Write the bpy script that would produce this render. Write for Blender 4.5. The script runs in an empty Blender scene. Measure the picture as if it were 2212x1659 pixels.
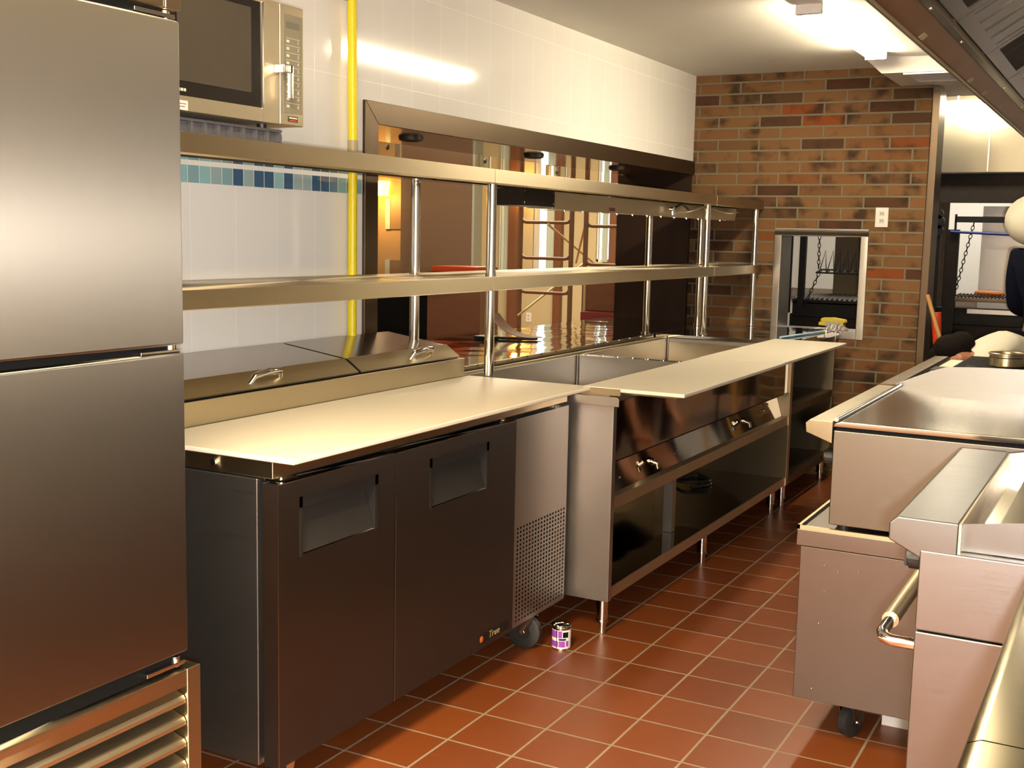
import bpy, bmesh, math, random
from mathutils import Vector, Matrix
random.seed(7)
S = bpy.context.scene
COL = S.collection
PI = math.pi

# ---------------------------------------------------------------- camera
def cam_matrix(yaw, pitch, roll, loc):
    fwd = Vector((-math.sin(yaw)*math.cos(pitch), math.cos(yaw)*math.cos(pitch), math.sin(pitch)))
    right = Vector((math.cos(yaw), math.sin(yaw), 0))
    down = fwd.cross(right)
    cr, sr = math.cos(roll), math.sin(roll)
    r2 = cr*right + sr*down
    d2 = -sr*right + cr*down
    m = Matrix((( r2.x, -d2.x, -fwd.x, loc[0]),
                ( r2.y, -d2.y, -fwd.y, loc[1]),
                ( r2.z, -d2.z, -fwd.z, loc[2]), (0, 0, 0, 1)))
    return m
cd = bpy.data.cameras.new('camera')
cam = bpy.data.objects.new('camera', cd)
COL.objects.link(cam)
cd.sensor_fit = 'HORIZONTAL'; cd.sensor_width = 36.0
cd.lens = 36.0*2526.97/2212.0
cd.clip_start = 0.02; cd.clip_end = 200
cam.matrix_world = cam_matrix(0.49468829, -0.12738431, -0.02117608, (0, 0, 1.44))
S.camera = cam

# ---------------------------------------------------------------- colour management, world, lights
S.view_settings.view_transform = 'Standard'
S.view_settings.look = 'None'
S.view_settings.gamma = 1.0
S.view_settings.use_curve_mapping = False
S.view_settings.exposure = 0.92
S.cycles.use_denoising = True
S.cycles.max_bounces = 8
S.cycles.diffuse_bounces = 4
S.cycles.glossy_bounces = 5
S.cycles.transmission_bounces = 6
S.cycles.sample_clamp_indirect = 6.0
S.cycles.blur_glossy = 0.5
S.cycles.caustics_reflective = False
S.cycles.caustics_refractive = False

W = bpy.data.worlds.new('daylight'); S.world = W
W.use_nodes = True
wn = W.node_tree
bg = wn.nodes['Background']
bg.inputs['Color'].default_value = (0.86, 0.95, 1.0, 1)
bg.inputs['Strength'].default_value = 2.2

WARM = (1.0, 0.80, 0.48)
def area_lamp(name, loc, rot, sx, sy, power, color):
    l = bpy.data.lights.new(name, 'AREA'); l.shape = 'RECTANGLE'
    l.size = sx; l.size_y = sy; l.energy = power; l.color = color
    o = bpy.data.objects.new(name, l); COL.objects.link(o)
    o.location = loc; o.rotation_euler = rot
    return o
def point_lamp(name, loc, r, power, color):
    l = bpy.data.lights.new(name, 'POINT'); l.shadow_soft_size = r
    l.energy = power; l.color = color
    o = bpy.data.objects.new(name, l); COL.objects.link(o); o.location = loc
    return o
# room light: added unseen ceiling fills over the kitchen, the camera's own flash, added dining fills
area_lamp('kitchen_ceiling_fill', (-1.15, 0.8, 2.43), (0, 0, 0), 0.5, 1.5, 100, WARM)
area_lamp('kitchen_ceiling_fill', (-1.15, -1.3, 2.43), (0, 0, 0), 0.5, 1.3, 45, WARM)
point_lamp('flash_light', (0.05, -0.02, 1.40), 0.03, 190, (1.0, 0.94, 0.89))
area_lamp('hood_light', (-0.30, 3.4, 2.28), (0, 0, 0), 0.12, 0.5, 10, (1.0, 0.80, 0.52))
area_lamp('dining_ceiling_fill', (-5.2, 10.0, 2.95), (0, 0, 0), 2.0, 2.0, 150, (1.0, 0.86, 0.62))  # added lamp that brightens the dining room, not a fixture there
area_lamp('dining_ceiling_fill', (-4.6, 6.2, 2.95), (0, 0, 0), 0.8, 0.8, 22, (1.0, 0.80, 0.55))
area_lamp('grill_room_light', (-1.2, 8.3, 2.40), (0, 0, 0), 1.0, 0.12, 10, (1.0, 0.93, 0.80))
area_lamp('grill_wall_fill', (-1.3, 10.0, 2.35), (0, 0, 0), 1.6, 0.4, 22, (1.0, 0.95, 0.85))  # added lamp to lift the unlit wall behind the grill

# ---------------------------------------------------------------- materials
def newmat(name):
    m = bpy.data.materials.new(name); m.use_nodes = True
    nt = m.node_tree
    b = nt.nodes['Principled BSDF']
    return m, nt, b
def N(nt, t, **kw):
    n = nt.nodes.new(t)
    for k, v in kw.items():
        if hasattr(n, k): setattr(n, k, v)
    return n
def plain(name, col, rough=0.5, metal=0.0, noise=0.06, nscale=30, bump=0.0, spec=0.5, emit=None, estr=0.0, trans=0.0, alpha=None, coat=0.0):
    m, nt, b = newmat(name)
    b.inputs['Roughness'].default_value = rough
    b.inputs['Metallic'].default_value = metal
    b.inputs['Specular IOR Level'].default_value = spec
    b.inputs['Transmission Weight'].default_value = trans
    b.inputs['Coat Weight'].default_value = coat
    tc = N(nt, 'ShaderNodeTexCoord'); nz = N(nt, 'ShaderNodeTexNoise')
    nz.inputs['Scale'].default_value = nscale; nz.inputs['Detail'].default_value = 4
    nt.links.new(tc.outputs['Object'], nz.inputs['Vector'])
    mx = N(nt, 'ShaderNodeMix', data_type='RGBA')
    c2 = tuple(max(0, c*(1-noise)) for c in col[:3]); c1 = tuple(min(1, c*(1+noise)) for c in col[:3])
    mx.inputs['A'].default_value = (*c2, 1); mx.inputs['B'].default_value = (*c1, 1)
    nt.links.new(nz.outputs['Fac'], mx.inputs['Factor'])
    nt.links.new(mx.outputs['Result'], b.inputs['Base Color'])
    if bump:
        bp = N(nt, 'ShaderNodeBump'); bp.inputs['Strength'].default_value = bump; bp.inputs['Distance'].default_value = 0.01
        nt.links.new(nz.outputs['Fac'], bp.inputs['Height']); nt.links.new(bp.outputs['Normal'], b.inputs['Normal'])
    if emit:
        b.inputs['Emission Color'].default_value = (*emit, 1); b.inputs['Emission Strength'].default_value = estr
    return m
def steel(name, col=(0.60, 0.575, 0.53), rough=0.30, grain=(4, 4, 120), aniso=0.6, arot=0.0, wave=0.0, var=0.10):
    """brushed stainless steel; grain = noise scale per axis (fine across the brushing)"""
    m, nt, b = newmat(name)
    b.inputs['Metallic'].default_value = 1.0
    tc = N(nt, 'ShaderNodeTexCoord'); mp = N(nt, 'ShaderNodeMapping')
    mp.inputs['Scale'].default_value = grain
    nz = N(nt, 'ShaderNodeTexNoise'); nz.inputs['Scale'].default_value = 3.0; nz.inputs['Detail'].default_value = 6
    nt.links.new(tc.outputs['Object'], mp.inputs['Vector']); nt.links.new(mp.outputs['Vector'], nz.inputs['Vector'])
    mr = N(nt, 'ShaderNodeMapRange')
    mr.inputs['To Min'].default_value = max(0.02, rough-var/2); mr.inputs['To Max'].default_value = rough+var/2
    nt.links.new(nz.outputs['Fac'], mr.inputs['Value']); nt.links.new(mr.outputs['Result'], b.inputs['Roughness'])
    n2 = N(nt, 'ShaderNodeTexNoise'); n2.inputs['Scale'].default_value = 2.5; n2.inputs['Detail'].default_value = 3
    nt.links.new(tc.outputs['Object'], n2.inputs['Vector'])
    mx = N(nt, 'ShaderNodeMix', data_type='RGBA')
    mx.inputs['A'].default_value = (*[c*0.93 for c in col], 1); mx.inputs['B'].default_value = (*[min(1, c*1.05) for c in col], 1)
    nt.links.new(n2.outputs['Fac'], mx.inputs['Factor']); nt.links.new(mx.outputs['Result'], b.inputs['Base Color'])
    b.inputs['Anisotropic'].default_value = aniso
    b.inputs['Anisotropic Rotation'].default_value = arot
    if aniso > 0:
        tg = N(nt, 'ShaderNodeTangent', direction_type='RADIAL', axis='Z')
        nt.links.new(tg.outputs['Tangent'], b.inputs['Tangent'])
    if wave:
        n3 = N(nt, 'ShaderNodeTexNoise'); n3.inputs['Scale'].default_value = 3.5; n3.inputs['Detail'].default_value = 1
        nt.links.new(tc.outputs['Object'], n3.inputs['Vector'])
        bp = N(nt, 'ShaderNodeBump'); bp.inputs['Strength'].default_value = wave; bp.inputs['Distance'].default_value = 0.02
        nt.links.new(n3.outputs['Fac'], bp.inputs['Height']); nt.links.new(bp.outputs['Normal'], b.inputs['Normal'])
    return m
def grid_mat(name, axes, pitch, phase, mortar, col1, col2, grout, rough=0.3, offset=0.0, bump=0.3, groutrough=0.8, stain=0.0, coat=0.0):
    m, nt, b = newmat(name)
    tc = N(nt, 'ShaderNodeTexCoord'); sp = N(nt, 'ShaderNodeSeparateXYZ'); cb = N(nt, 'ShaderNodeCombineXYZ')
    nt.links.new(tc.outputs['Object'], sp.inputs['Vector'])
    for i, a in enumerate(axes):
        ad = N(nt, 'ShaderNodeMath', operation='SUBTRACT'); ad.inputs[1].default_value = phase[i]
        nt.links.new(sp.outputs[a], ad.inputs[0]); nt.links.new(ad.outputs[0], cb.inputs[i])
    br = N(nt, 'ShaderNodeTexBrick'); br.offset = offset; br.squash = 1.0
    br.inputs['Scale'].default_value = 1.0
    br.inputs['Brick Width'].default_value = pitch[0]; br.inputs['Row Height'].default_value = pitch[1]
    br.inputs['Mortar Size'].default_value = mortar; br.inputs['Mortar Smooth'].default_value = 0.15
    br.inputs['Color1'].default_value = (0, 0, 0, 1); br.inputs['Color2'].default_value = (1, 1, 1, 1)
    br.inputs['Mortar'].default_value = (0.5, 0.5, 0.5, 1)
    nt.links.new(cb.outputs['Vector'], br.inputs['Vector'])
    return m, nt, b, tc, cb, br
def finish_grid(nt, b, br, colsock, grout, rough, bump, groutrough=0.8):
    mx = N(nt, 'ShaderNodeMix', data_type='RGBA'); mx.inputs['B'].default_value = (*grout, 1)
    nt.links.new(br.outputs['Fac'], mx.inputs['Factor']); nt.links.new(colsock, mx.inputs['A'])
    nt.links.new(mx.outputs['Result'], b.inputs['Base Color'])
    mr = N(nt, 'ShaderNodeMapRange'); mr.inputs['To Min'].default_value = rough; mr.inputs['To Max'].default_value = groutrough
    nt.links.new(br.outputs['Fac'], mr.inputs['Value']); nt.links.new(mr.outputs['Result'], b.inputs['Roughness'])
    bp = N(nt, 'ShaderNodeBump', invert=True); bp.inputs['Strength'].default_value = bump; bp.inputs['Distance'].default_value = 0.004
    nt.links.new(br.outputs['Fac'], bp.inputs['Height']); nt.links.new(bp.outputs['Normal'], b.inputs['Normal'])
    return bp

def mat_floor():
    m, nt, b, tc, cb, br = grid_mat('quarry_tile', ('X', 'Y'), (0.2094, 0.2094), (0.0152, 0.0122), 0.0042, None, None, None)
    rp = N(nt, 'ShaderNodeValToRGB')
    rp.color_ramp.elements[0].color = (0.130, 0.031, 0.0075, 1); rp.color_ramp.elements[1].color = (0.225, 0.060, 0.012, 1)
    nt.links.new(br.outputs['Color'], rp.inputs['Fac'])
    nz = N(nt, 'ShaderNodeTexNoise'); nz.inputs['Scale'].default_value = 9; nz.inputs['Detail'].default_value = 5
    nt.links.new(tc.outputs['Object'], nz.inputs['Vector'])
    mx = N(nt, 'ShaderNodeMix', data_type='RGBA'); mx.inputs['B'].default_value = (0.175, 0.043, 0.010, 1)
    nt.links.new(nz.outputs['Fac'], mx.inputs['Factor']); nt.links.new(rp.outputs['Color'], mx.inputs['A'])
    # pale dust scuffs
    n2 = N(nt, 'ShaderNodeTexNoise'); n2.inputs['Scale'].default_value = 6; n2.inputs['Detail'].default_value = 8; n2.inputs['Roughness'].default_value = 0.7
    nt.links.new(tc.outputs['Object'], n2.inputs['Vector'])
    r2 = N(nt, 'ShaderNodeMapRange'); r2.inputs['From Min'].default_value = 0.62; r2.inputs['From Max'].default_value = 0.8; r2.inputs['To Max'].default_value = 0.25
    nt.links.new(n2.outputs['Fac'], r2.inputs['Value'])
    m2 = N(nt, 'ShaderNodeMix', data_type='RGBA'); m2.inputs['B'].default_value = (0.34, 0.22, 0.15, 1)
    nt.links.new(r2.outputs['Result'], m2.inputs['Factor']); nt.links.new(mx.outputs['Result'], m2.inputs['A'])
    finish_grid(nt, b, br, m2.outputs['Result'], (0.26, 0.19, 0.125), 0.36, 0.5)
    return m
def mat_brick(name='brick', axes=('X', 'Z'), phase=(-2.570, 0.0399)):
    m, nt, b, tc, cb, br = grid_mat(name, axes, (0.2615, 0.0694), phase, 0.0062, None, None, None, offset=0.5)
    rp = N(nt, 'ShaderNodeValToRGB'); e = rp.color_ramp.elements
    e[0].position = 0.0; e[0].color = (0.076, 0.030, 0.015, 1)
    e[1].position = 1.0; e[1].color = (0.228, 0.053, 0.010, 1)
    for p, c in ((0.13, (0.089, 0.045, 0.021, 1)), (0.24, (0.153, 0.077, 0.030, 1)), (0.6, (0.198, 0.102, 0.040, 1)), (0.90, (0.183, 0.083, 0.030, 1)), (0.95, (0.183, 0.069, 0.022, 1))):
        q = e.new(p); q.color = c
    nt.links.new(br.outputs['Color'], rp.inputs['Fac'])
    nz = N(nt, 'ShaderNodeTexNoise'); nz.inputs['Scale'].default_value = 7.5; nz.inputs['Detail'].default_value = 3
    nt.links.new(tc.outputs['Object'], nz.inputs['Vector'])
    mr = N(nt, 'ShaderNodeMapRange'); mr.inputs['From Min'].default_value = 0.50; mr.inputs['From Max'].default_value = 0.68; mr.inputs['To Max'].default_value = 0.85
    nt.links.new(nz.outputs['Fac'], mr.inputs['Value'])
    mx = N(nt, 'ShaderNodeMix', data_type='RGBA'); mx.inputs['B'].default_value = (0.028, 0.018, 0.012, 1)
    nt.links.new(mr.outputs['Result'], mx.inputs['Factor']); nt.links.new(rp.outputs['Color'], mx.inputs['A'])
    n2 = N(nt, 'ShaderNodeTexNoise'); n2.inputs['Scale'].default_value = 60; n2.inputs['Detail'].default_value = 4
    nt.links.new(tc.outputs['Object'], n2.inputs['Vector'])
    m3 = N(nt, 'ShaderNodeMix', data_type='RGBA', blend_type='MULTIPLY'); m3.inputs['Factor'].default_value = 0.55
    nt.links.new(mx.outputs['Result'], m3.inputs['A']); nt.links.new(n2.outputs['Color'], m3.inputs['B'])
    m4 = N(nt, 'ShaderNodeMix', data_type='RGBA', blend_type='MIX'); m4.inputs['Factor'].default_value = 0.35
    nt.links.new(m3.outputs['Result'], m4.inputs['B']); nt.links.new(mx.outputs['Result'], m4.inputs['A'])
    bp = finish_grid(nt, b, br, m4.outputs['Result'], (0.17, 0.14, 0.095), 0.85, 0.8, 0.95)
    b.inputs['Specular IOR Level'].default_value = 0.2
    return m
def mat_walltile():
    m, nt, b, tc, cb, br = grid_mat('white_wall_tile', ('Y', 'Z'), (0.2045, 0.3615), (0.0573, 0.1825), 0.0012, None, None, None)
    mx = N(nt, 'ShaderNodeMix', data_type='RGBA')
    mx.inputs['A'].default_value = (0.86, 0.83, 0.77, 1); mx.inputs['B'].default_value = (0.88, 0.85, 0.79, 1)
    nt.links.new(br.outputs['Color'], mx.inputs['Factor'])
    finish_grid(nt, b, br, mx.outputs['Result'], (0.93, 0.91, 0.85), 0.09, 0.10, 0.3)
    return m
def mat_mosaic():
    m, nt, b, tc, cb, br = grid_mat('glass_mosaic', ('Y', 'Z'), (0.0503, 0.06), (0.0375, 1.572), 0.0016, None, None, None)
    rp = N(nt, 'ShaderNodeValToRGB'); e = rp.color_ramp.elements; rp.color_ramp.interpolation = 'CONSTANT'
    e[0].position = 0; e[0].color = (0.05, 0.12, 0.22, 1)
    e[1].position = 0.35; e[1].color = (0.25, 0.42, 0.44, 1)
    q = e.new(0.55); q.color = (0.30, 0.55, 0.55, 1)
    q = e.new(0.75); q.color = (0.12, 0.22, 0.30, 1)
    q = e.new(0.88); q.color = (0.34, 0.46, 0.46, 1)
    nt.links.new(br.outputs['Color'], rp.inputs['Fac'])
    finish_grid(nt, b, br, rp.outputs['Color'], (0.75, 0.74, 0.66), 0.1, 0.2, 0.5)
    return m
def mat_wood(name, c1, c2, scale=(1, 12, 12), rough=0.4):
    m, nt, b = newmat(name)
    tc = N(nt, 'ShaderNodeTexCoord'); mp = N(nt, 'ShaderNodeMapping'); mp.inputs['Scale'].default_value = scale
    nz = N(nt, 'ShaderNodeTexNoise'); nz.inputs['Scale'].default_value = 2; nz.inputs['Detail'].default_value = 6; nz.inputs['Distortion'].default_value = 0.6
    nt.links.new(tc.outputs['Object'], mp.inputs['Vector']); nt.links.new(mp.outputs['Vector'], nz.inputs['Vector'])
    mx = N(nt, 'ShaderNodeMix', data_type='RGBA'); mx.inputs['A'].default_value = (*c1, 1); mx.inputs['B'].default_value = (*c2, 1)
    nt.links.new(nz.outputs['Fac'], mx.inputs['Factor']); nt.links.new(mx.outputs['Result'], b.inputs['Base Color'])
    b.inputs['Roughness'].default_value = rough
    return m

M = {}
M['floor'] = mat_floor()
M['brick'] = mat_brick()
M['tile'] = mat_walltile()
M['mosaic'] = mat_mosaic()
M['plaster'] = plain('ceiling_plaster', (0.74, 0.70, 0.62), 0.9, noise=0.02, nscale=8)
M['wallpaint'] = plain('painted_wall', (0.70, 0.66, 0.58), 0.8, noise=0.03)
M['steel'] = steel('lamp_tinted_brushed_steel', col=(0.60, 0.51, 0.35), rough=0.42, grain=(3, 1.5, 260), aniso=0.85, arot=0.25, var=0.04)  # gold tint of the warm lamps put into the base colour
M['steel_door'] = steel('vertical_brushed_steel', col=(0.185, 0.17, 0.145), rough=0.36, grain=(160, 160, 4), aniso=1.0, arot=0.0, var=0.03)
M['steel_door_shaded'] = steel('shaded_vertical_brushed_steel', col=(0.105, 0.098, 0.09), rough=0.40, grain=(160, 160, 4), aniso=1.0, var=0.03)  # same steel as the tall refrigerator doors, darkened for the dim aisle it reflects
M['steel_side'] = steel('cabinet_side_steel', col=(0.26, 0.255, 0.245), rough=0.38, grain=(4, 4, 120), aniso=0.3)
M['steel_soft'] = steel('satin_steel', col=(0.39, 0.365, 0.335), rough=0.38, grain=(3, 60, 3), aniso=0.0)
M['steel_cool'] = steel('cool_satin_steel', col=(0.20, 0.20, 0.20), rough=0.33, grain=(3, 60, 3), aniso=0.0)
M['steel_box'] = steel('griddle_side_steel', col=(0.185, 0.17, 0.15), rough=0.36, aniso=0.0)
M['steel_base'] = steel('spotted_base_steel', col=(0.19, 0.165, 0.155), rough=0.36, aniso=0.0)
M['steel_panel'] = steel('grey_panel_steel', col=(0.245, 0.235, 0.235), rough=0.36, aniso=0.0)
M['ledge_steel'] = steel('ledge_steel', col=(0.30, 0.265, 0.19), rough=0.36, aniso=0.0)
M['oven_steel'] = steel('microwave_steel', col=(0.74, 0.66, 0.49), rough=0.42, aniso=0.0)
M['reflecting_top'] = steel('hood_reflecting_top_steel', col=(0.15, 0.115, 0.045), rough=0.2, aniso=0.0)  # stainless top, the dark hood's reflection put into its colour
M['steel_plate'] = steel('plate_steel', col=(0.36, 0.33, 0.28), rough=0.17, aniso=0.0, var=0.05)
M['lid_steel'] = steel('lid_steel', col=(0.40, 0.36, 0.33), rough=0.20, aniso=0.0, var=0.04)
M['steel_mirror'] = steel('polished_steel', col=(0.44, 0.41, 0.36), rough=0.07, aniso=0.0, wave=0.14, var=0.03)
M['steel_counter'] = steel('wavy_counter_steel', col=(0.58, 0.55, 0.49), rough=0.06, aniso=0.0, wave=0.25, var=0.03)
M['steel_dark'] = steel('dark_steel', col=(0.22, 0.20, 0.18), rough=0.25, aniso=0.0, var=0.06)
M['steel_bronze'] = steel('bronzed_trim_steel', col=(0.115, 0.083, 0.055), rough=0.42, grain=(5, 5, 60), aniso=0.0)
M['chrome'] = steel('chrome', col=(0.75, 0.73, 0.70), rough=0.09, aniso=0.0, var=0.03)
M['black'] = plain('black_plastic', (0.012, 0.011, 0.010), 0.45)
M['blackgap'] = plain('black_rubber_and_shade', (0.004, 0.004, 0.004), 0.8, spec=0.15)  # also fills gaps and backs holes, their shade put in as black
M['rack_grey'] = plain('rack_grey', (0.09, 0.085, 0.09), 0.5)
M['rubber'] = plain('caster_rubber', (0.02, 0.02, 0.019), 0.55, noise=0.3)
M['grey_plastic'] = plain('grey_plastic', (0.018, 0.016, 0.014), 0.6, spec=0.25)
M['board'] = plain('white_cutting_board', (0.68, 0.62, 0.50), 0.42, noise=0.015, nscale=5)
M['yellow'] = plain('yellow_pipe_paint', (0.86, 0.68, 0.01), 0.4)
M['tan'] = plain('tan_fitting', (0.45, 0.36, 0.20), 0.5)
M['tube'] = plain('lit_tube', (1, 1, 1), 0.5, emit=(1.0, 0.86, 0.62), estr=60)
M['white'] = plain('white_enamel', (0.80, 0.78, 0.72), 0.45)
M['iron'] = plain('cast_iron', (0.009, 0.008, 0.007), 0.65, spec=0.25, noise=0.3, bump=0.2)
M['soot'] = plain('sooty_steel', (0.018, 0.013, 0.009), 0.6, spec=0.25, metal=0.3, noise=0.4)
M['glass_dark'] = plain('dark_oven_glass', (0.012, 0.009, 0.007), 0.3, spec=0.2)
M['champagne'] = steel('lamp_tinted_steel', col=(0.60, 0.52, 0.36), rough=0.38, aniso=0.0)  # stainless with the golden lamplight put into its colour
M['dining_wall'] = plain('dining_wall_paint', (0.52, 0.44, 0.26), 0.85)
M['orange_wall'] = plain('orange_wall_paint', (0.48, 0.31, 0.15), 0.85)
M['brown_panel'] = mat_wood('brown_wood_panel', (0.24, 0.155, 0.095), (0.30, 0.195, 0.12), (1, 1, 8), 0.5)
M['dark_wood'] = mat_wood('dark_wood', (0.016, 0.009, 0.006), (0.035, 0.018, 0.010), (8, 8, 1), 0.35)
M['red_wood'] = mat_wood('reddish_wood_post', (0.13, 0.05, 0.022), (0.18, 0.075, 0.033), (8, 8, 1), 0.5)
M['bar_wood'] = mat_wood('bar_front_wood', (0.12, 0.05, 0.025), (0.19, 0.085, 0.045), (1, 1, 6), 0.45)
M['red'] = plain('red_laminate', (0.52, 0.07, 0.02), 0.5)
M['maroon'] = plain('maroon_cloth', (0.20, 0.03, 0.03), 0.8)
M['curtain'] = plain('pale_green_curtain', (0.52, 0.58, 0.50), 0.9)
M['scaffold'] = plain('brown_scaffold_paint', (0.16, 0.09, 0.055), 0.6)
M['wood_handle'] = mat_wood('broom_wood', (0.42, 0.22, 0.06), (0.52, 0.28, 0.09), (10, 10, 1), 0.6)
M['orange_plastic'] = plain('orange_red_plastic', (0.62, 0.045, 0.012), 0.45)
M['skin'] = plain('skin', (0.42, 0.18, 0.10), 0.5, noise=0.08)
M['hair'] = plain('black_hair', (0.008, 0.005, 0.004), 0.9, noise=0.3, spec=0.1, bump=0.8, nscale=90)
M['shirt'] = plain('white_cotton', (0.74, 0.69, 0.54), 0.9)
M['navy'] = plain('navy_cloth', (0.005, 0.006, 0.014), 0.95, spec=0.1)
M['paper'] = plain('white_paper', (0.80, 0.82, 0.86), 0.8)
M['sponge_yellow'] = plain('yellow_sponge', (0.72, 0.52, 0.06), 0.9, bump=0.6, nscale=120)
M['sponge_grey'] = plain('grey_scourer', (0.40, 0.37, 0.27), 0.95, bump=0.6, nscale=120)
M['purple'] = plain('purple_label', (0.30, 0.06, 0.46), 0.45)
M['amber'] = plain('lit_amber_shade', (1, 0.8, 0.4), 0.5, emit=(1.0, 0.52, 0.06), estr=6)
M['glass'] = plain('clear_glass', (0.92, 0.95, 0.93), 0.03, trans=1.0, noise=0.0)
M['display'] = plain('grey_display', (0.13, 0.12, 0.09), 0.3)
M['keypad'] = plain('grey_keypad', (0.20, 0.18, 0.12), 0.4)
M['white_mark'] = plain('white_print', (0.62, 0.60, 0.48), 0.5)
M['logo_orange'] = plain('orange_logo', (0.50, 0.13, 0.02), 0.4)
M['gold'] = plain('gold_letters', (0.75, 0.60, 0.30), 0.3, metal=0.6)
M['sticker'] = plain('white_sticker', (0.72, 0.66, 0.60), 0.5)
M['cable'] = plain('beige_cable', (0.50, 0.45, 0.30), 0.5)
M['sausage'] = plain('orange_wood_handle', (0.60, 0.17, 0.035), 0.4)
M['blue'] = plain('blue_rod', (0.02, 0.04, 0.22), 0.4)
M['foil'] = plain('crumpled_foil', (0.7, 0.66, 0.62), 0.25, metal=0.9, bump=0.9, nscale=60)
M['olive_board'] = plain('olive_brown_board', (0.15, 0.11, 0.06), 0.7)
M['tan_curl'] = plain('tan_sheet', (0.50, 0.32, 0.20), 0.7)

# ---------------------------------------------------------------- mesh helpers
ORG = {}
class MB:
    def __init__(self): self.bm = bmesh.new()
    def _f(self, vs, flip=False):
        try: return self.bm.faces.new(vs if not flip else vs[::-1])
        except ValueError: return None
    def box(self, x0, x1, y0, y1, z0, z1):
        if x0 > x1: x0, x1 = x1, x0
        if y0 > y1: y0, y1 = y1, y0
        if z0 > z1: z0, z1 = z1, z0
        v = [self.bm.verts.new(p) for p in ((x0,y0,z0),(x1,y0,z0),(x1,y1,z0),(x0,y1,z0),(x0,y0,z1),(x1,y0,z1),(x1,y1,z1),(x0,y1,z1))]
        for q in ((3,2,1,0),(4,5,6,7),(0,1,5,4),(1,2,6,5),(2,3,7,6),(3,0,4,7)): self._f([v[i] for i in q])
        return self
    def hexa(self, pts):
        v = [self.bm.verts.new(p) for p in pts]
        for q in ((3,2,1,0),(4,5,6,7),(0,1,5,4),(1,2,6,5),(2,3,7,6),(3,0,4,7)): self._f([v[i] for i in q])
        return self
    def prism(self, prof, axis, a0, a1):
        def P(p, a):
            return {'x': (a, p[0], p[1]), 'y': (p[0], a, p[1]), 'z': (p[0], p[1], a)}[axis]
        A = [self.bm.verts.new(P(p, a0)) for p in prof]; B = [self.bm.verts.new(P(p, a1)) for p in prof]
        n = len(prof)
        self._f(A[::-1]); self._f(B)
        for i in range(n): self._f([A[i], A[(i+1) % n], B[(i+1) % n], B[i]])
        return self
    def tube(self, pts, r, n=12, cap=True):
        pts = [Vector(p) for p in pts]
        rr = r if isinstance(r, (list, tuple)) else [r]*len(pts)
        rings = []; up = None
        for i, p in enumerate(pts):
            d = (pts[min(i+1, len(pts)-1)] - pts[max(i-1, 0)]).normalized()
            if up is None:
                up = Vector((0, 0, 1)) if abs(d.z) < 0.9 else Vector((1, 0, 0))
            s = d.cross(up).normalized(); u = s.cross(d).normalized(); up = u
            rings.append([self.bm.verts.new(p + (s*math.cos(2*PI*k/n) + u*math.sin(2*PI*k/n))*rr[i]) for k in range(n)])
        for a, b in zip(rings, rings[1:]):
            for k in range(n): self._f([a[k], a[(k+1) % n], b[(k+1) % n], b[k]])
        if cap: self._f(rings[0][::-1]); self._f(rings[-1])
        return self
    def cyl(self, p0, p1, r, n=20, r2=None): return self.tube([p0, p1], [r, r if r2 is None else r2], n)
    def lathe(self, c, prof, n=28, axis='z'):
        def P(r, h, t):
            a, b2 = r*math.cos(t), r*math.sin(t)
            o = {'z': (a, b2, h), 'y': (a, h, b2), 'x': (h, a, b2)}[axis]
            return (c[0]+o[0], c[1]+o[1], c[2]+o[2])
        rings = [[self.bm.verts.new(P(max(r, 1e-5), h, 2*PI*k/n)) for k in range(n)] for r, h in prof]
        for a, b2 in zip(rings, rings[1:]):
            for k in range(n): self._f([a[k], a[(k+1) % n], b2[(k+1) % n], b2[k]])
        return self
    def ball(self, c, r, s=(1, 1, 1), n=16, m=10):
        prof = []
        for i in range(m+1):
            t = -PI/2 + PI*i/m; prof.append((math.cos(t), math.sin(t)))
        rings = [[self.bm.verts.new((c[0]+max(q, 1e-4)*r*s[0]*math.cos(2*PI*k/n), c[1]+max(q, 1e-4)*r*s[1]*math.sin(2*PI*k/n), c[2]+h*r*s[2])) for k in range(n)] for q, h in prof]
        for a, b2 in zip(rings, rings[1:]):
            for k in range(n): self._f([a[k], a[(k+1) % n], b2[(k+1) % n], b2[k]])
        return self
    def quad(self, *p):
        self._f([self.bm.verts.new(q) for q in p]); return self
    def sheet(self, pts, th):
        """closed slab from a flat polygon pts, thickened along its normal"""
        P = [Vector(p) for p in pts]; nrm = (P[1]-P[0]).cross(P[2]-P[0]).normalized()*th
        A = [self.bm.verts.new(p) for p in P]; B = [self.bm.verts.new(p+nrm) for p in P]; n = len(P)
        self._f(A[::-1]); self._f(B)
        for i in range(n): self._f([A[i], A[(i+1) % n], B[(i+1) % n], B[i]])
        return self
    def build(self, name, mat, parent=None, bevel=0.0, smooth=False, seg=2, base=None):
        bm = self.bm
        org = Vector(ORG[parent.name]) if parent else Vector(base or (0, 0, 0))
        for v in bm.verts: v.co -= org
        bmesh.ops.remove_doubles(bm, verts=bm.verts, dist=1e-6)
        bmesh.ops.recalc_face_normals(bm, faces=bm.faces)
        me = bpy.data.meshes.new(name); bm.to_mesh(me); bm.free()
        me.materials.append(M[mat] if isinstance(mat, str) else mat)
        if smooth: me.shade_smooth()
        o = bpy.data.objects.new(name, me); COL.objects.link(o)
        if parent: o.parent = parent
        else: o.location = org
        ORG[o.name] = tuple(org)
        if smooth:
            me.set_sharp_from_angle(angle=math.radians(38))
        if bevel:
            b = o.modifiers.new('bevel', 'BEVEL'); b.width = bevel; b.segments = seg; b.limit_method = 'ANGLE'; b.angle_limit = math.radians(40)
            me.shade_smooth()
            w = o.modifiers.new('wn', 'WEIGHTED_NORMAL'); w.keep_sharp = False
        return o
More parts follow.
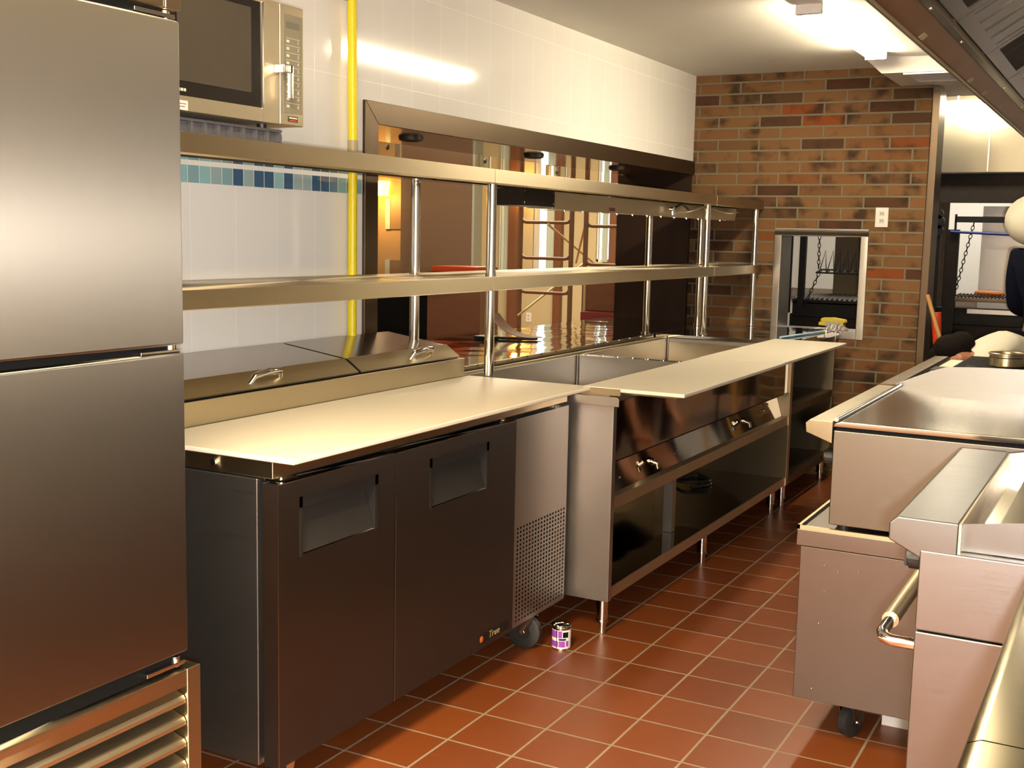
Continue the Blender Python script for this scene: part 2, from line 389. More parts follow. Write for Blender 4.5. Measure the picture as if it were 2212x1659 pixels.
def thing(name, label, cat, loc=(0, 0, 0), group=None):
    o = bpy.data.objects.new(name, None); COL.objects.link(o); o.location = loc
    o.empty_display_size = 0.05
    o['label'] = label; o['category'] = cat
    if group: o['group'] = group
    ORG[o.name] = tuple(loc); return o
def tag(o, label, cat, group=None, kind=None):
    o['label'] = label; o['category'] = cat
    if group: o['group'] = group
    if kind: o['kind'] = kind
    return o
def struct(mb, name, mat, **k):
    o = mb.build(name, mat, **k); o['kind'] = 'structure'; return o
def dup(root, delta, label=None):
    r = root.copy(); COL.objects.link(r); r.location = Vector(root.location) + Vector(delta)
    if label: r['label'] = label
    def rec(src, dst):
        for ch in list(src.children):
            c = ch.copy(); COL.objects.link(c); c.parent = dst; rec(ch, c)
    rec(root, r)
    return r
def text_obj(name, body, size, loc, rot, mat, parent, ext=0.0006, space=1.0, shear=0.0):
    c = bpy.data.curves.new(name, 'FONT'); c.body = body; c.size = size; c.extrude = ext; c.space_character = space; c.shear = shear
    c.align_x = 'CENTER'; c.align_y = 'CENTER'
    tmp = bpy.data.objects.new(name, c); COL.objects.link(tmp)
    dg = bpy.context.evaluated_depsgraph_get()
    me = bpy.data.meshes.new_from_object(tmp.evaluated_get(dg))
    bpy.data.objects.remove(tmp)
    mw = Matrix.Translation(loc) @ rot.to_4x4()
    org = Vector(ORG[parent.name])
    me.transform(Matrix.Translation(-org) @ mw)
    me.materials.clear(); me.materials.append(M[mat])
    o = bpy.data.objects.new(name, me); COL.objects.link(o); o.parent = parent
    ORG[o.name] = tuple(org); return o
ROT_PX = Matrix(((0, 0, 1), (1, 0, 0), (0, 1, 0)))     # text reading along +Y, facing +X
# ================================================================ THE SETTING
WX, BY, CZ = -2.60, 7.18, 2.45
struct(MB().box(-9, 1.2, -2.4, 13.6, -0.1, 0), 'floor', 'floor')
struct(MB().box(-3.05, 1.2, -2.4, 11.2, CZ, CZ+0.1), 'ceiling', 'plaster')
struct(MB().box(-9, -3.05, -2.4, 13.6, 3.0, 3.1), 'ceiling', 'plaster')
wl = MB().box(-3.05, WX, -2.4, 3.66, 0, CZ).box(-3.05, WX, 3.66, BY, 1.86, CZ).box(-3.05, WX, 3.66, BY, 0, 0.862)
wl.box(-3.05, -2.98, -2.4, BY, CZ, 3.0)
struct(wl, 'wall_left', 'tile')
struct(MB().box(WX, WX+0.004, -2.4, 3.605, 1.576, 1.629), 'trim_1', 'mosaic')
# mitred bronze-steel casing around the pass-through opening
cz0, cz1, cy0, cy1 = 1.838, 1.921, 3.612, 3.697
c = MB()
c.hexa([(WX, cy0, 0.875), (WX+0.014, cy0, 0.875), (WX+0.014, cy1, 0.875), (WX, cy1, 0.875),
        (WX, cy0, cz1), (WX+0.014, cy0, cz1), (WX+0.014, cy1, cz0), (WX, cy1, cz0)])
c.prism([(cy0, cz1), (cy1, cz0), (BY, cz0), (BY, cz1)], 'x', WX, WX+0.0138)
struct(c, 'trim_2', 'steel_bronze', bevel=0.002)
struct(MB().box(-3.06, WX-0.001, 3.66, BY, 1.838, 1.86), 'trim_3', plain('varnished_soffit', (0.24, 0.13, 0.06), 0.08))
struct(MB().box(-3.10, WX-0.002, BY-0.03, BY, 0.905, 1.838), 'trim_4', 'dark_wood')
# brick wall with a stainless-framed window opening, right end at the doorway
wx0, wx1, wz0, wz1 = -2.05, -1.482, 0.85, 1.513
b = MB().box(-3.02, wx0, BY, BY+0.22, 0, CZ).box(wx1, -1.172, BY, BY+0.22, 0, CZ)
b.box(wx0, wx1, BY, BY+0.22, wz1, CZ).box(wx0, wx1, BY, BY+0.22, 0, wz0)
struct(b, 'wall_back', 'brick')
fr = MB()
fr.box(wx0, wx1, BY-0.006, BY+0.23, wz1-0.045, wz1).box(wx0, wx0+0.045, BY-0.006, BY+0.23, wz0, wz1-0.045).box(wx1-0.045, wx1, BY-0.006, BY+0.23, wz0, wz1-0.045)
fr.box(wx0+0.045, wx1-0.045, BY+0.002, BY+0.26, wz0, 0.897)
struct(fr, 'window_1', 'steel_soft', bevel=0.003)
struct(MB().box(-1.172, -1.132, BY+0.02, BY+0.24, 0, 2.33), 'trim_5', 'steel_bronze')
# dropped ceiling chase over the cook line
struct(MB().prism([(-1.47, CZ), (-1.35, 2.34), (-0.5, 2.34), (-0.5, CZ)], 'y', 6.62, 7.75), 'ceiling', 'plaster')
struct(MB().box(0.85, 0.95, -2.4, 11.2, 0, CZ), 'wall_right', 'wallpaint')
struct(MB().box(-3.05, 0.95, -2.5, -2.4, 0, CZ), 'wall_rear', 'wallpaint')
struct(MB().box(-3.0, 0.95, 11.0, 11.1, 0, CZ), 'wall_far', 'wallpaint')
struct(MB().box(-3.0, -2.95, BY+0.22, 11.0, 0, CZ), 'wall_left', 'wallpaint')
# dining room shell: far wall with two tall windows
fw = MB()
for x0, x1, z0, z1 in ((-9, -6.76, 0, 3), (-6.40, -5.90, 0, 3), (-5.69, -3.05, 0, 3), (-6.76, -6.40, 0, 0.97), (-6.76, -6.40, 2.75, 3), (-5.90, -5.69, 0, 1.13), (-5.90, -5.69, 2.75, 3)):
    fw.box(x0, x1, 13.0, 13.15, z0, z1)
struct(fw, 'wall_far', 'dining_wall')
struct(MB().box(-9.1, -9, -2.4, 13.15, 0, 3), 'wall_left', 'dining_wall')
struct(MB().box(-3.05, -3.02, BY+0.02, 13.0, 0, 3), 'wall_right', 'dining_wall')
struct(MB().box(-9, -3.05, -2.5, -2.4, 0, 3), 'wall_rear', 'dining_wall')
for n, (x0, x1, z0) in enumerate(((-6.76, -6.40, 0.97), (-5.90, -5.69, 1.13))):
    w = MB().box(x0, x0+0.02, 13.03, 13.09, z0, 2.75).box(x1-0.02, x1, 13.03, 13.09, z0, 2.75).box(x0, x1, 13.03, 13.09, z0, z0+0.03).box(x0, x1, 13.03, 13.09, 1.80, 1.82)
    wf = struct(w, 'window_%d' % (n+2), 'white')
    MB().box(x0+0.01, x1-0.01, 13.055, 13.06, z0+0.02, 2.74).build('pane', 'glass', wf)

# ================================================================ LEFT SIDE: refrigerator
FX = -1.72
t = thing('reach_in_refrigerator', 'tall stainless reach-in refrigerator with two stacked doors and a louvred base', 'refrigerator', (-2.1, 1.44, 0))
MB().box(-2.50, FX-0.065, 1.09, 1.795, 0.12, 2.10).build('cabinet', 'steel_side', t, 0.003)
d = MB().box(FX-0.055, FX, 1.095, 1.776, 0.553, 1.186).build('door', 'steel_door', t, 0.006)
MB().box(FX-0.002, FX+0.0008, 1.30, 1.306, 0.70, 0.706).build('screw', 'chrome', d)
MB().box(FX-0.055, FX, 1.095, 1.776, 1.202, 1.843).build('door', 'steel_door', t, 0.006)
MB().box(FX-0.060, FX, 1.09, 1.735, 1.862, 2.10).box(FX-0.060, FX, 1.738, 1.78, 1.862, 2.10).build('header_panel', 'steel', t, 0.003)
for ga, gb in ((1.186, 1.202), (1.843, 1.862), (0.517, 0.553)):
    MB().box(FX-0.064, FX-0.020, 1.10, 1.772, ga, gb).build('gasket', 'blackgap', t)
for z in (1.190, 0.532, 1.849):
    h = MB().box(FX-0.06, FX-0.002, 1.66, 1.765, z-0.004, z+0.004).cyl((FX-0.02, 1.755, z-0.01), (FX-0.02, 1.755, z+0.012), 0.010, 14)
    h.build('hinge', 'chrome', t, 0.001)
g = MB().box(FX-0.05, FX+0.004, 1.09, 1.764, 0.480, 0.516).box(FX-0.05, FX+0.004, 1.766, 1.805, 0.12, 0.516).box(FX-0.05, FX+0.004, 1.09, 1.764, 0.12, 0.165).box(FX-0.05, FX+0.004, 1.09, 1.13, 0.165, 0.48)
gr = g.build('grille_frame', 'steel', t, 0.002)
for k in range(7):
    z = 0.452 - k*0.0485
    pr = [(FX-0.032, z-0.008), (FX-0.006, z-0.014), (FX-0.001, z-0.010), (FX-0.0005, z-0.002), (FX-0.006, z+0.006), (FX-0.040, z+0.016)]
    MB().prism(pr, 'y', 1.13, 1.764).build('louver', 'champagne', gr, smooth=True)
MB().box(FX-0.064, FX-0.045, 1.12, 1.766, 0.15, 0.49).build('back_plate', 'blackgap', t)
for y in (1.15, 1.73):
    for x in (-2.42, -1.83):
        MB().cyl((x, y, 0), (x, y, 0.12), 0.022, 14).build('foot', 'steel', t)

# ================================================================ prep refrigerator
PX = -1.76
t = thing('prep_refrigerator', 'low two-door sandwich prep refrigerator with hinged lids and a vented compressor panel', 'refrigerator', (-2.15, 2.9, 0))
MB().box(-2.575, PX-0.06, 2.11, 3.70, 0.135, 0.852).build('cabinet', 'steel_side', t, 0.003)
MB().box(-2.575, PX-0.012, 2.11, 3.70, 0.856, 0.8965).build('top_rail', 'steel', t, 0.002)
MB().box(PX-0.058, PX-0.045, 2.13, 3.31, 0.150, 0.846).build('gasket', 'blackgap', t)
def pocket_door(y0, y1, ha, hb, z0=0.138, z1=0.843):
    d = MB()
    hz0, hz1 = 0.655, 0.795
    x0, x1 = PX-0.045, PX
    # frame around the recess
    d.box(x0, x1, y0, ha, z0, z1).box(x0, x1, hb, y1, z0, z1).box(x0, x1, ha, hb, z0, hz0).box(x0, x1, ha, hb, hz1, z1)
    o = d.build('door', 'steel_door_shaded', t, 0.0)
    p = MB().box(x0-0.002, x0+0.006, ha, hb, hz0, hz1)
    p.build('handle_recess', 'grey_plastic', o)
    f = MB().box(x0, x1+0.002, ha-0.006, ha+0.004, hz0-0.004, hz1+0.004).box(x0, x1+0.002, hb-0.010, hb+0.004, hz0-0.004, hz1+0.004).box(x0, x1+0.002, ha-0.006, hb+0.004, hz1-0.022, hz1+0.004)
    f.build('handle_frame', 'black', o)
    MB().prism([(x0+0.006, hz0+0.002), (x1-0.002, hz0+0.002), (x0+0.008, hz1-0.02)], 'y', ha+0.006, hb-0.012).build('handle_grip', 'grey_plastic', o)
    MB().box(x1-0.0005, x1+0.0006, y0, y0+0.0022, z0, z1).box(x1-0.0005, x1+0.0006, y0, y1, z1-0.002, z1).build('edge_highlight', 'steel', o)  # thin bright strips painted in for the door edge highlights
    return o
pocket_door(2.112, 2.602, 2.200, 2.518)
d2 = pocket_door(2.608, 3.300, 2.786, 3.115)
lg = MB().box(PX, PX+0.002, 3.085, 3.275, 0.155, 0.186).build('name_plate', 'soot', d2)
lg['label'] = 'narrow dark name plate'
MB().ball((PX+0.002, 3.093, 0.170), 0.011, (0.15, 1, 1)).build('emblem', 'logo_orange', lg)
text_obj('lettering', 'True', 0.032, (PX+0.0024, 3.172, 0.1705), ROT_PX, 'gold', lg, 0.0004, 1.15, 0.3)
for y in (2.16, 3.25):
    MB().box(PX-0.05, PX-0.004, y-0.035, y+0.035, 0.846, 0.852).cyl((PX-0.014, y-0.018, 0.840), (PX-0.014, y-0.018, 0.857), 0.009, 12).build('hinge', 'chrome', t)
# perforated compressor panel
pn = MB()
ya, yb, za, zb = 3.322, 3.690, 0.152, 0.482
ny, nz = 17, 23
ys = [3.306]; zs = [0.140]
py, pz = (yb-ya)/ny, (zb-za)/nz
for i in range(ny): ys += [ya+i*py+py*0.24, ya+i*py+py*0.80]
ys.append(3.70)
for i in range(nz): zs += [za+i*pz+pz*0.20, za+i*pz+pz*0.78]
zs.append(0.845)
vv = {}
def gv(i, j):
    if (i, j) not in vv: vv[(i, j)] = pn.bm.verts.new((PX-0.004, ys[i], zs[j]))
    return vv[(i, j)]
for i in range(len(ys)-1):
    for j in range(len(zs)-1):
        if i % 2 == 1 and j % 2 == 1: continue
        pn.bm.faces.new([gv(i, j), gv(i+1, j), gv(i+1, j+1), gv(i, j+1)])
po = pn.build('perforated_panel', 'steel_soft', t)
sm = po.modifiers.new('sol', 'SOLIDIFY'); sm.thickness = 0.0015; sm.offset = -1
for ga, gb in ((3.304, 3.3062), (3.6975, 3.70)):
    MB().box(PX-0.058, PX-0.004, ga, gb, 0.14, 0.845).build('panel_edge', 'steel', t)
MB().box(PX-0.0595, PX-0.05, 3.31, 3.695, 0.142, 0.50).build('dark_backing', 'blackgap', t)  # black sheet behind the perforations, standing in for the shade inside
def caster(x, y, parent, r=0.062, ang=0.5, top=0.135):
    cx, cy = math.cos(ang), math.sin(ang)
    nx = Vector((cx, cy, 0)); c0 = Vector((x, y, r))
    wo = MB().tube([c0-nx*0.016, c0-nx*0.013, c0+nx*0.013, c0+nx*0.016], [r-0.006, r, r, r-0.006], 28).build('caster', 'rubber', parent, smooth=True)
    MB().tube([c0-nx*0.020, c0+nx*0.020], r*0.42, 18).build('hub', 'grey_plastic', wo, smooth=True)
    MB().tube([c0-nx*0.028, c0+nx*0.028], 0.008, 10).build('axle', 'chrome', wo, smooth=True)
    fk = MB(); tp_ = Vector((x-0.02*cy, y+0.02*cx, top-0.012))
    for s in (-1, 1):
        a = c0+nx*(0.024*s); bq = tp_+nx*(0.024*s)
        sd = Vector((-cy, cx, 0))*0.014
        q = nx*0.0015
        fk.hexa([a-sd-q, a+sd-q, a+sd+q, a-sd+q, bq-sd*1.8-q, bq+sd*1.8-q, bq+sd*1.8+q, bq-sd*1.8+q])
    fk.box(x-0.04, x+0.04, y-0.04, y+0.04, top-0.012, top)
    fk.build('fork', 'chrome', wo)
    return wo
caster(-1.828, 3.52, t, 0.060, -1.45); caster(-1.83, 2.20, t, 0.058, 0.2); caster(-2.50, 3.60, t, 0.058, 0.3); caster(-2.50, 2.20, t, 0.058, 0.1)
# riser and lids
MB().box(-2.228, -2.222, 2.112, 3.70, 0.897, 0.977).box(-2.25, -2.222, 3.70, 3.742, 0.897, 0.977).build('riser', 'champagne', t, 0.001)
MB().box(-2.575, -2.235, 2.115, 3.735, 0.897, 0.972).build('lid_housing', 'steel_side', t)
def lid(y0, y1, hy):
    pr = [(-2.238, 0.980), (-2.300, 1.022), (-2.565, 1.058), (-2.565, 0.985), (-2.30, 0.975)]
    o = MB().prism(pr, 'y', y0, y1).build('lid', 'lid_steel', t)
    # slanted champagne front skin, lamplight put into its colour
    hn = Vector((0.042, 0, 0.062)).normalized()
    sk = MB().hexa([(-2.2395, y0+0.002, 0.9815), (-2.2395, y1-0.002, 0.9815), (-2.2995, y1-0.002, 1.0225), (-2.2995, y0+0.002, 1.0225),
                    (-2.2378, y0+0.002, 0.984), (-2.2378, y1-0.002, 0.984), (-2.2978, y1-0.002, 1.025), (-2.2978, y0+0.002, 1.025)])
    sk.build('front_bevel', 'champagne', o)
    c0 = Vector((-2.262, hy, 1.000))
    pts = [c0+Vector((0.0, -0.075, -0.012)), c0+hn*0.020+Vector((0, -0.055, 0)), c0+hn*0.026+Vector((0, 0, 0.004)), c0+hn*0.020+Vector((0, 0.055, 0.006)), c0+Vector((0, 0.072, 0.0))]
    MB().tube(pts, [0.006, 0.010, 0.011, 0.010, 0.006], 12).build('handle', 'chrome', o, smooth=True)
lid(2.115, 3.098, 2.66); lid(3.112, 3.735, 3.50)
bd = MB().box(-2.218, -1.705, 2.105, 3.765, 0.8972, 0.910).build('cutting_board', 'board', None, 0.003, base=(-1.96, 2.93, 0.897))
tag(bd, 'long cream cutting board lying along the top of the two-door prep refrigerator', 'cutting board', 'cream cutting boards along the counter')
MB().cyl((-1.95, 2.1105, 0.879), (-1.95, 2.102, 0.879), 0.008, 12).build('screw', 'chrome', t)

# ================================================================ double overshelf
SX = -2.12
t = thing('double_overshelf', 'two-tier stainless overshelf on round posts running along the pass-through', 'shelf', (-2.3, 4.5, 0.9))
for zt in (1.674, 1.283):
    for y0, y1 in ((2.02, 3.767), (3.770, 6.262), (6.265, 7.155)):
        h = 0.050
        pr = [(SX, zt), (SX, zt-h), (SX-0.022, zt-h-0.004), (SX-0.022, zt-h+0.006), (SX-0.006, zt-h+0.009), (SX-0.006, zt-0.008), (-2.500, zt-0.008), (-2.500, zt-0.03), (-2.506, zt-0.03), (-2.506, zt)]
        MB().prism(pr, 'y', y0, y1).build('shelf', 'steel', t, 0.0012)
MB().box(-2.36, -2.28, 2.03, 7.14, 1.626, 1.664).build('channel', 'steel_mirror', t)
for x, y, zb in ((-2.150, 3.80, 0.885), (-2.150, 6.20, 0.907), (-2.150, 7.10, 0.907), (-2.42, 3.70, 0.907), (-2.42, 6.03, 0.907), (-2.42, 6.87, 0.907)):
    p = MB().cyl((x, y, zb), (x, y, 1.665), 0.0185, 24).cyl((x, y, zb), (x, y, zb+0.012), 0.026, 24)
    p.cyl((x, y, 1.255), (x, y, 1.274), 0.021, 24).cyl((x, y, 1.283), (x, y, 1.290), 0.021, 24)
    p.build('post', 'chrome', t, smooth=True)

# heat lamp strip hanging under the upper shelf
t = thing('heat_lamp_strip', 'long stainless food warmer strip hanging under the upper shelf of the overshelf', 'heat lamp', (-2.28, 5.2, 1.55))
MB().prism([(-2.235, 1.548), (-2.225, 1.620), (-2.35, 1.622), (-2.36, 1.552)], 'y', 4.47, 6.95).build('housing', 'champagne', t, 0.002)
MB().box(-2.345, -2.245, 4.6, 6.8, 1.546, 1.549).build('reflector', 'chrome', t)
e = MB().box(-2.37, -2.222, 4.17, 4.465, 1.556, 1.624).build('end_box', 'soot', t, 0.002)
for y in (4.19, 4.45):
    for z in (1.568, 1.613):
        MB().cyl((-2.224, y, z), (-2.2205, y, z), 0.005, 10).build('screw', 'chrome', e)
for k in range(12):
    y = 4.6+k*0.19
    MB().cyl((-2.242, y, 1.541), (-2.242, y, 1.549), 0.004, 8).build('rivet', 'chrome', t)
MB().box(-2.2345, -2.2300, 5.05, 5.12, 1.556, 1.572).build('badge', 'red_wood', t)
for y in (4.9, 5.5, 6.4):
    MB().box(-2.30, -2.29, y-0.01, y+0.01, 1.618, 1.630).build('hanger', 'steel', t)
cn = MB().cyl((-2.215, 5.80, 1.585), (-2.195, 5.80, 1.585), 0.014, 14).cyl((-2.20, 5.80, 1.556), (-2.20, 5.80, 1.592), 0.011, 14)
cn.build('connector', 'chrome', t, smooth=True)
pts = [Vector((-2.20, 5.82+0.02*k, 1.590+0.022*math.sin(k*0.30))) for k in range(12)]
cb = MB().tube(pts, [0.0075 if k % 2 else 0.0062 for k in range(12)], 10)
cb.build('flex_conduit', 'steel_dark', t)
def cable(pts, r=0.004):
    out = []
    P = [Vector(p) for p in pts]
    P = [P[0]] + P + [P[-1]]
    for i in range(1, len(P)-2):
        for q in range(8):
            u = q/8
            a, b2, c2, d2_ = P[i-1], P[i], P[i+1], P[i+2]
            out.append(0.5*((2*b2)+(-a+c2)*u+(2*a-5*b2+4*c2-d2_)*u*u+(-a+3*b2-3*c2+d2_)*u**3))
    out.append(P[-2])
    return MB().tube(out, r, 8)
cable([(-2.20, 5.81, 1.572), (-2.17, 5.95, 1.578), (-2.16, 6.10, 1.602), (-2.18, 6.25, 1.61), (-2.17, 6.42, 1.598), (-2.16, 6.6, 1.585), (-2.17, 6.8, 1.596), (-2.2, 6.9, 1.60)], 0.005).build('cord', 'cable', t, smooth=True)

# ================================================================ microwave and what it stands on
t = thing('microwave_oven', 'champagne steel microwave oven with black window on the upper shelf', 'microwave', (-2.36, 2.4, 1.726))
mx = -2.14
MB().box(-2.56, mx-0.022, 2.135, 2.690, 1.728, 2.052).build('body', 'oven_steel', t, 0.004)
dd = MB().box(mx-0.022, mx, 2.135, 2.514, 1.728, 1.764).box(mx-0.022, mx, 2.515, 2.5835, 1.728, 2.052).box(mx-0.022, mx, 2.135, 2.515, 2.040, 2.052).box(mx-0.022, mx, 2.135, 2.16, 1.764, 2.04).build('door', 'oven_steel', t)
MB().box(mx-0.02, mx-0.001, 2.16, 2.515, 1.764, 2.040).build('glass_pane', 'glass_dark', dd, 0.001)
MB().box(mx-0.0008, mx+0.0006, 2.20, 2.47, 1.800, 2.02).build('mesh_screen', plain('mesh_screen', (0.055, 0.045, 0.032), 0.45, spec=0.2), dd)
MB().box(mx-0.001, mx+0.002, 2.513, 2.5185, 1.762, 2.042).build('window_trim', 'chrome', dd)
MB().box(mx-0.001, mx+0.0012, 2.18, 2.232, 1.729, 1.752).build('sticker', 'sticker', dd)
for k, (ya, yb) in enumerate(((2.185, 2.226), (2.19, 2.222))):
    MB().box(mx+0.0012, mx+0.0016, ya, yb, 1.743-k*0.007, 1.745-k*0.007).build('print_line', 'maroon', dd)
for k in range(4):
    MB().box(mx-0.0005, mx+0.0006, 2.19+k*0.010, 2.197+k*0.010, 1.775, 1.782).build('print_block', 'white_mark', dd)
hd = MB().box(mx, mx+0.036, 2.562, 2.600, 1.862, 1.886)
hd.box(mx+0.024, mx+0.036, 2.588, 2.604, 1.795, 1.886)
hd.build('handle', 'chrome', dd, 0.003)
cp = MB().box(mx-0.022, mx, 2.588, 2.690, 1.728, 2.052).build('control_panel', 'oven_steel', t, 0.003)
kp = MB().box(mx-0.001, mx+0.0012, 2.601, 2.683, 1.762, 2.027).build('keypad', 'keypad', cp)
MB().box(mx+0.0012, mx+0.0018, 2.611, 2.669, 1.990, 2.008).build('display', 'display', kp)
for k in range(10):
    z = 1.955-k*0.0195
    MB().box(mx+0.0012, mx+0.0016, 2.612, 2.672, z+0.0085, z+0.0095).build('rule_line', 'white_mark', kp)
    text_obj('digit', str(k+1) if k < 9 else '0', 0.013, (mx+0.0015, 2.664, z), ROT_PX, 'white_mark', kp, 0.0003)
    MB().box(mx+0.0012, mx+0.0016, 2.614, 2.626, z-0.003, z+0.004).build('key_mark', 'white_mark', kp)
bq = MB().box(mx, mx+0.0014, 2.621, 2.662, 1.738, 1.753).build('badge', 'black', cp)
MB().box(mx+0.0014, mx+0.0018, 2.624, 2.659, 1.7465, 1.7505).build('print_line', 'white_mark', bq)
MB().box(mx+0.0014, mx+0.0018, 2.626, 2.657, 1.740, 1.7435).build('print_line', 'red', bq)
for y in (2.18, 2.58):
    for x in (-2.52, -2.20):
        MB().cyl((x, y, 1.7155), (x, y, 1.729), 0.014, 12).build('foot', 'black', t)
t = thing('plastic_crate_rack', 'flat grey slotted plastic rack lying under the microwave', 'rack', (-2.33, 2.38, 1.675))
rk = MB().box(-2.50, -2.165, 2.12, 2.625, 1.708, 1.715).box(-2.50, -2.165, 2.12, 2.625, 1.676, 1.681)
for k in range(11):
    y = 2.125+k*0.049
    rk.box(-2.180, -2.168, y, y+0.009, 1.68, 1.709)
    rk.box(-2.50, -2.488, y, y+0.009, 1.68, 1.709)
rk.box(-2.19, -2.182, 2.12, 2.625, 1.68, 1.709)
rk.cyl((-2.18, 2.625, 1.6955), (-2.48, 2.625, 1.6955), 0.0185, 12)
rk.build('rack_frame', 'rack_grey', t)

# yellow gas pipe
t = thing('yellow_gas_pipe', 'bright yellow vertical gas pipe fixed to the white tile wall beside the opening', 'pipe', (-2.565, 3.49, 0.98))
MB().cyl((-2.565, 3.505, 1.0), (-2.565, 3.505, 1.716), 0.0165, 20).cyl((-2.565, 3.505, 1.760), (-2.565, 3.495, 2.45), 0.0165, 20).build('pipe', 'yellow', t, smooth=True)
MB().cyl((-2.565, 3.505, 1.700), (-2.565, 3.505, 1.764), 0.019, 20).build('coupling', 'tan', t, smooth=True)
MB().box(-2.598, -2.575, 3.455, 3.51, 2.255, 2.285).build('clamp', 'steel', t)

# ================================================================ steam table with wells
TX = -1.62
t = thing('steam_table', 'long stainless steam table with two open wells, drain valves and an open undershelf', 'steam table', (-2.0, 4.9, 0))
tp = MB()
ZT = 0.885
w = [(3.93, 4.93), (4.99, 6.10)]
wxa, wxb = -2.315, -1.775
tp.box(-2.40, wxa-0.0045, 3.745, 6.125, ZT-0.03, ZT).box(wxb+0.0045, TX-0.01, 3.745, 6.125, ZT-0.03, ZT)
tp.box(wxa-0.0045, wxb+0.0045, 3.745, 3.9255, ZT-0.03, ZT).box(wxa-0.0045, wxb+0.0045, 6.1045, 6.125, ZT-0.03, ZT)
tp.build('top_frame', 'steel_soft', t)
for (y0, y1) in w:
    q = MB(); zt, zb = ZT+0.002, 0.70
    a, b2 = wxa, wxb
    q.box(a-0.004, a, y0-0.004, y1+0.004, zb, zt).box(b2, b2+0.004, y0-0.004, y1+0.004, zb, zt).box(a+0.0002, b2-0.0002, y0-0.004, y0, zb, zt-0.0002).box(a+0.0002, b2-0.0002, y1, y1+0.004, zb, zt-0.0002).box(a-0.004, b2+0.004, y0-0.004, y1+0.004, zb-0.004, zb)
    q.build('well', 'steel_soft', t)
    MB().tube([(a+0.004, y1-0.006, zb), (a+0.004, y1-0.006, zt)], 0.005, 8).build('seam', 'steel_dark', t)
ab = MB().box(wxa, wxb, 4.9345, 4.9855, ZT-0.03, ZT+0.001).build('adaptor_bar', 'steel_dark', t)
for k in range(7):
    for yy in (4.945, 4.973):
        MB().cyl((-2.28+k*0.075, yy, ZT+0.001), (-2.28+k*0.075, yy, ZT+0.005), 0.005, 8).build('stud', 'chrome', ab)
MB().tube([(-2.335, 3.75, ZT+0.006), (-2.335, 6.12, ZT+0.006)], 0.007, 8).build('rear_bead', 'steel', t, smooth=True)
for k in range(16):
    MB().ball((-2.350, 3.8+k*0.15, ZT+0.004), 0.005).build('stud', 'chrome', t)
# end panels, apron, rails, shelves
MB().box(-2.38, TX+0.008, 3.745, 3.775, 0.137, 0.850).build('end_panel', 'steel_soft', t, 0.0015)
MB().box(-2.38, TX+0.004, 6.095, 6.128, 0.137, 0.870).build('end_panel', 'steel', t, 0.0015)
MB().box(TX-0.030, TX-0.012, 3.78, 6.09, 0.640, 0.853).build('apron', 'steel_mirror', t)
MB().prism([(TX-0.075, 0.63), (TX-0.07, 0.63), (TX-0.036, 0.512), (TX-0.041, 0.512)], 'y', 3.78, 6.09).build('valve_panel', 'steel_mirror', t)
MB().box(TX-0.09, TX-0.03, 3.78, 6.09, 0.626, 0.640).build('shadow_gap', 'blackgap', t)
MB().prism([(TX, 0.512), (TX, 0.468), (TX-0.02, 0.464), (TX-0.02, 0.470), (TX-0.006, 0.472), (TX-0.006, 0.506), (-2.20, 0.506), (-2.20, 0.512)], 'y', 3.776, 6.094).build('middle_rail', 'champagne', t, 0.001)
bsf = MB().box(-2.36, TX-0.007, 3.776, 6.094, 0.172, 0.1785).build('bottom_shelf', 'steel_mirror', t)
MB().prism([(TX, 0.181), (TX, 0.140), (TX-0.02, 0.136), (TX-0.02, 0.142), (TX-0.006, 0.144), (TX-0.006, 0.181)], 'y', 3.776, 6.094).build('shelf_lip', 'champagne', bsf)
MB().box(-2.37, -2.36, 3.776, 6.094, 0.18, 0.85).build('back_panel', 'steel_mirror', t)
MB().box(-1.76, -1.72, 4.66, 4.70, 0.18, 0.506).build('divider_post', 'steel_soft', t)
def leg(x, y, top=0.14):
    return MB().cyl((x, y, 0.045), (x, y, top), 0.0205, 20).cyl((x, y, 0.0), (x, y, 0.05), 0.0145, 20).cyl((x, y, 0.045), (x, y, 0.052), 0.0235, 20)
for x, y in ((-1.655, 3.80), (-1.66, 4.90), (-1.675, 6.03), (-2.33, 3.80), (-2.33, 4.90), (-2.33, 6.03)):
    leg(x, y).build('leg', 'chrome', t, smooth=True)
for y in (4.22, 5.42):
    v = MB().cyl((TX-0.045, y, 0.575), (TX-0.020, y, 0.570), 0.013, 14).cyl((TX-0.03, y-0.03, 0.578), (TX-0.03, y+0.012, 0.578), 0.006, 10)
    v.tube([(TX-0.022, y, 0.570), (TX-0.008, y+0.004, 0.566), (TX-0.004, y+0.006, 0.545)], 0.008, 12)
    v.build('drain_valve', 'chrome', t, smooth=True)
for y, z in ((3.95, 0.552), (4.52, 0.553), (5.86, 0.60), (5.80, 0.575)):
    MB().ball((TX-0.050+0.0, y, z), 0.007).build('indicator_knob', 'chrome', t)
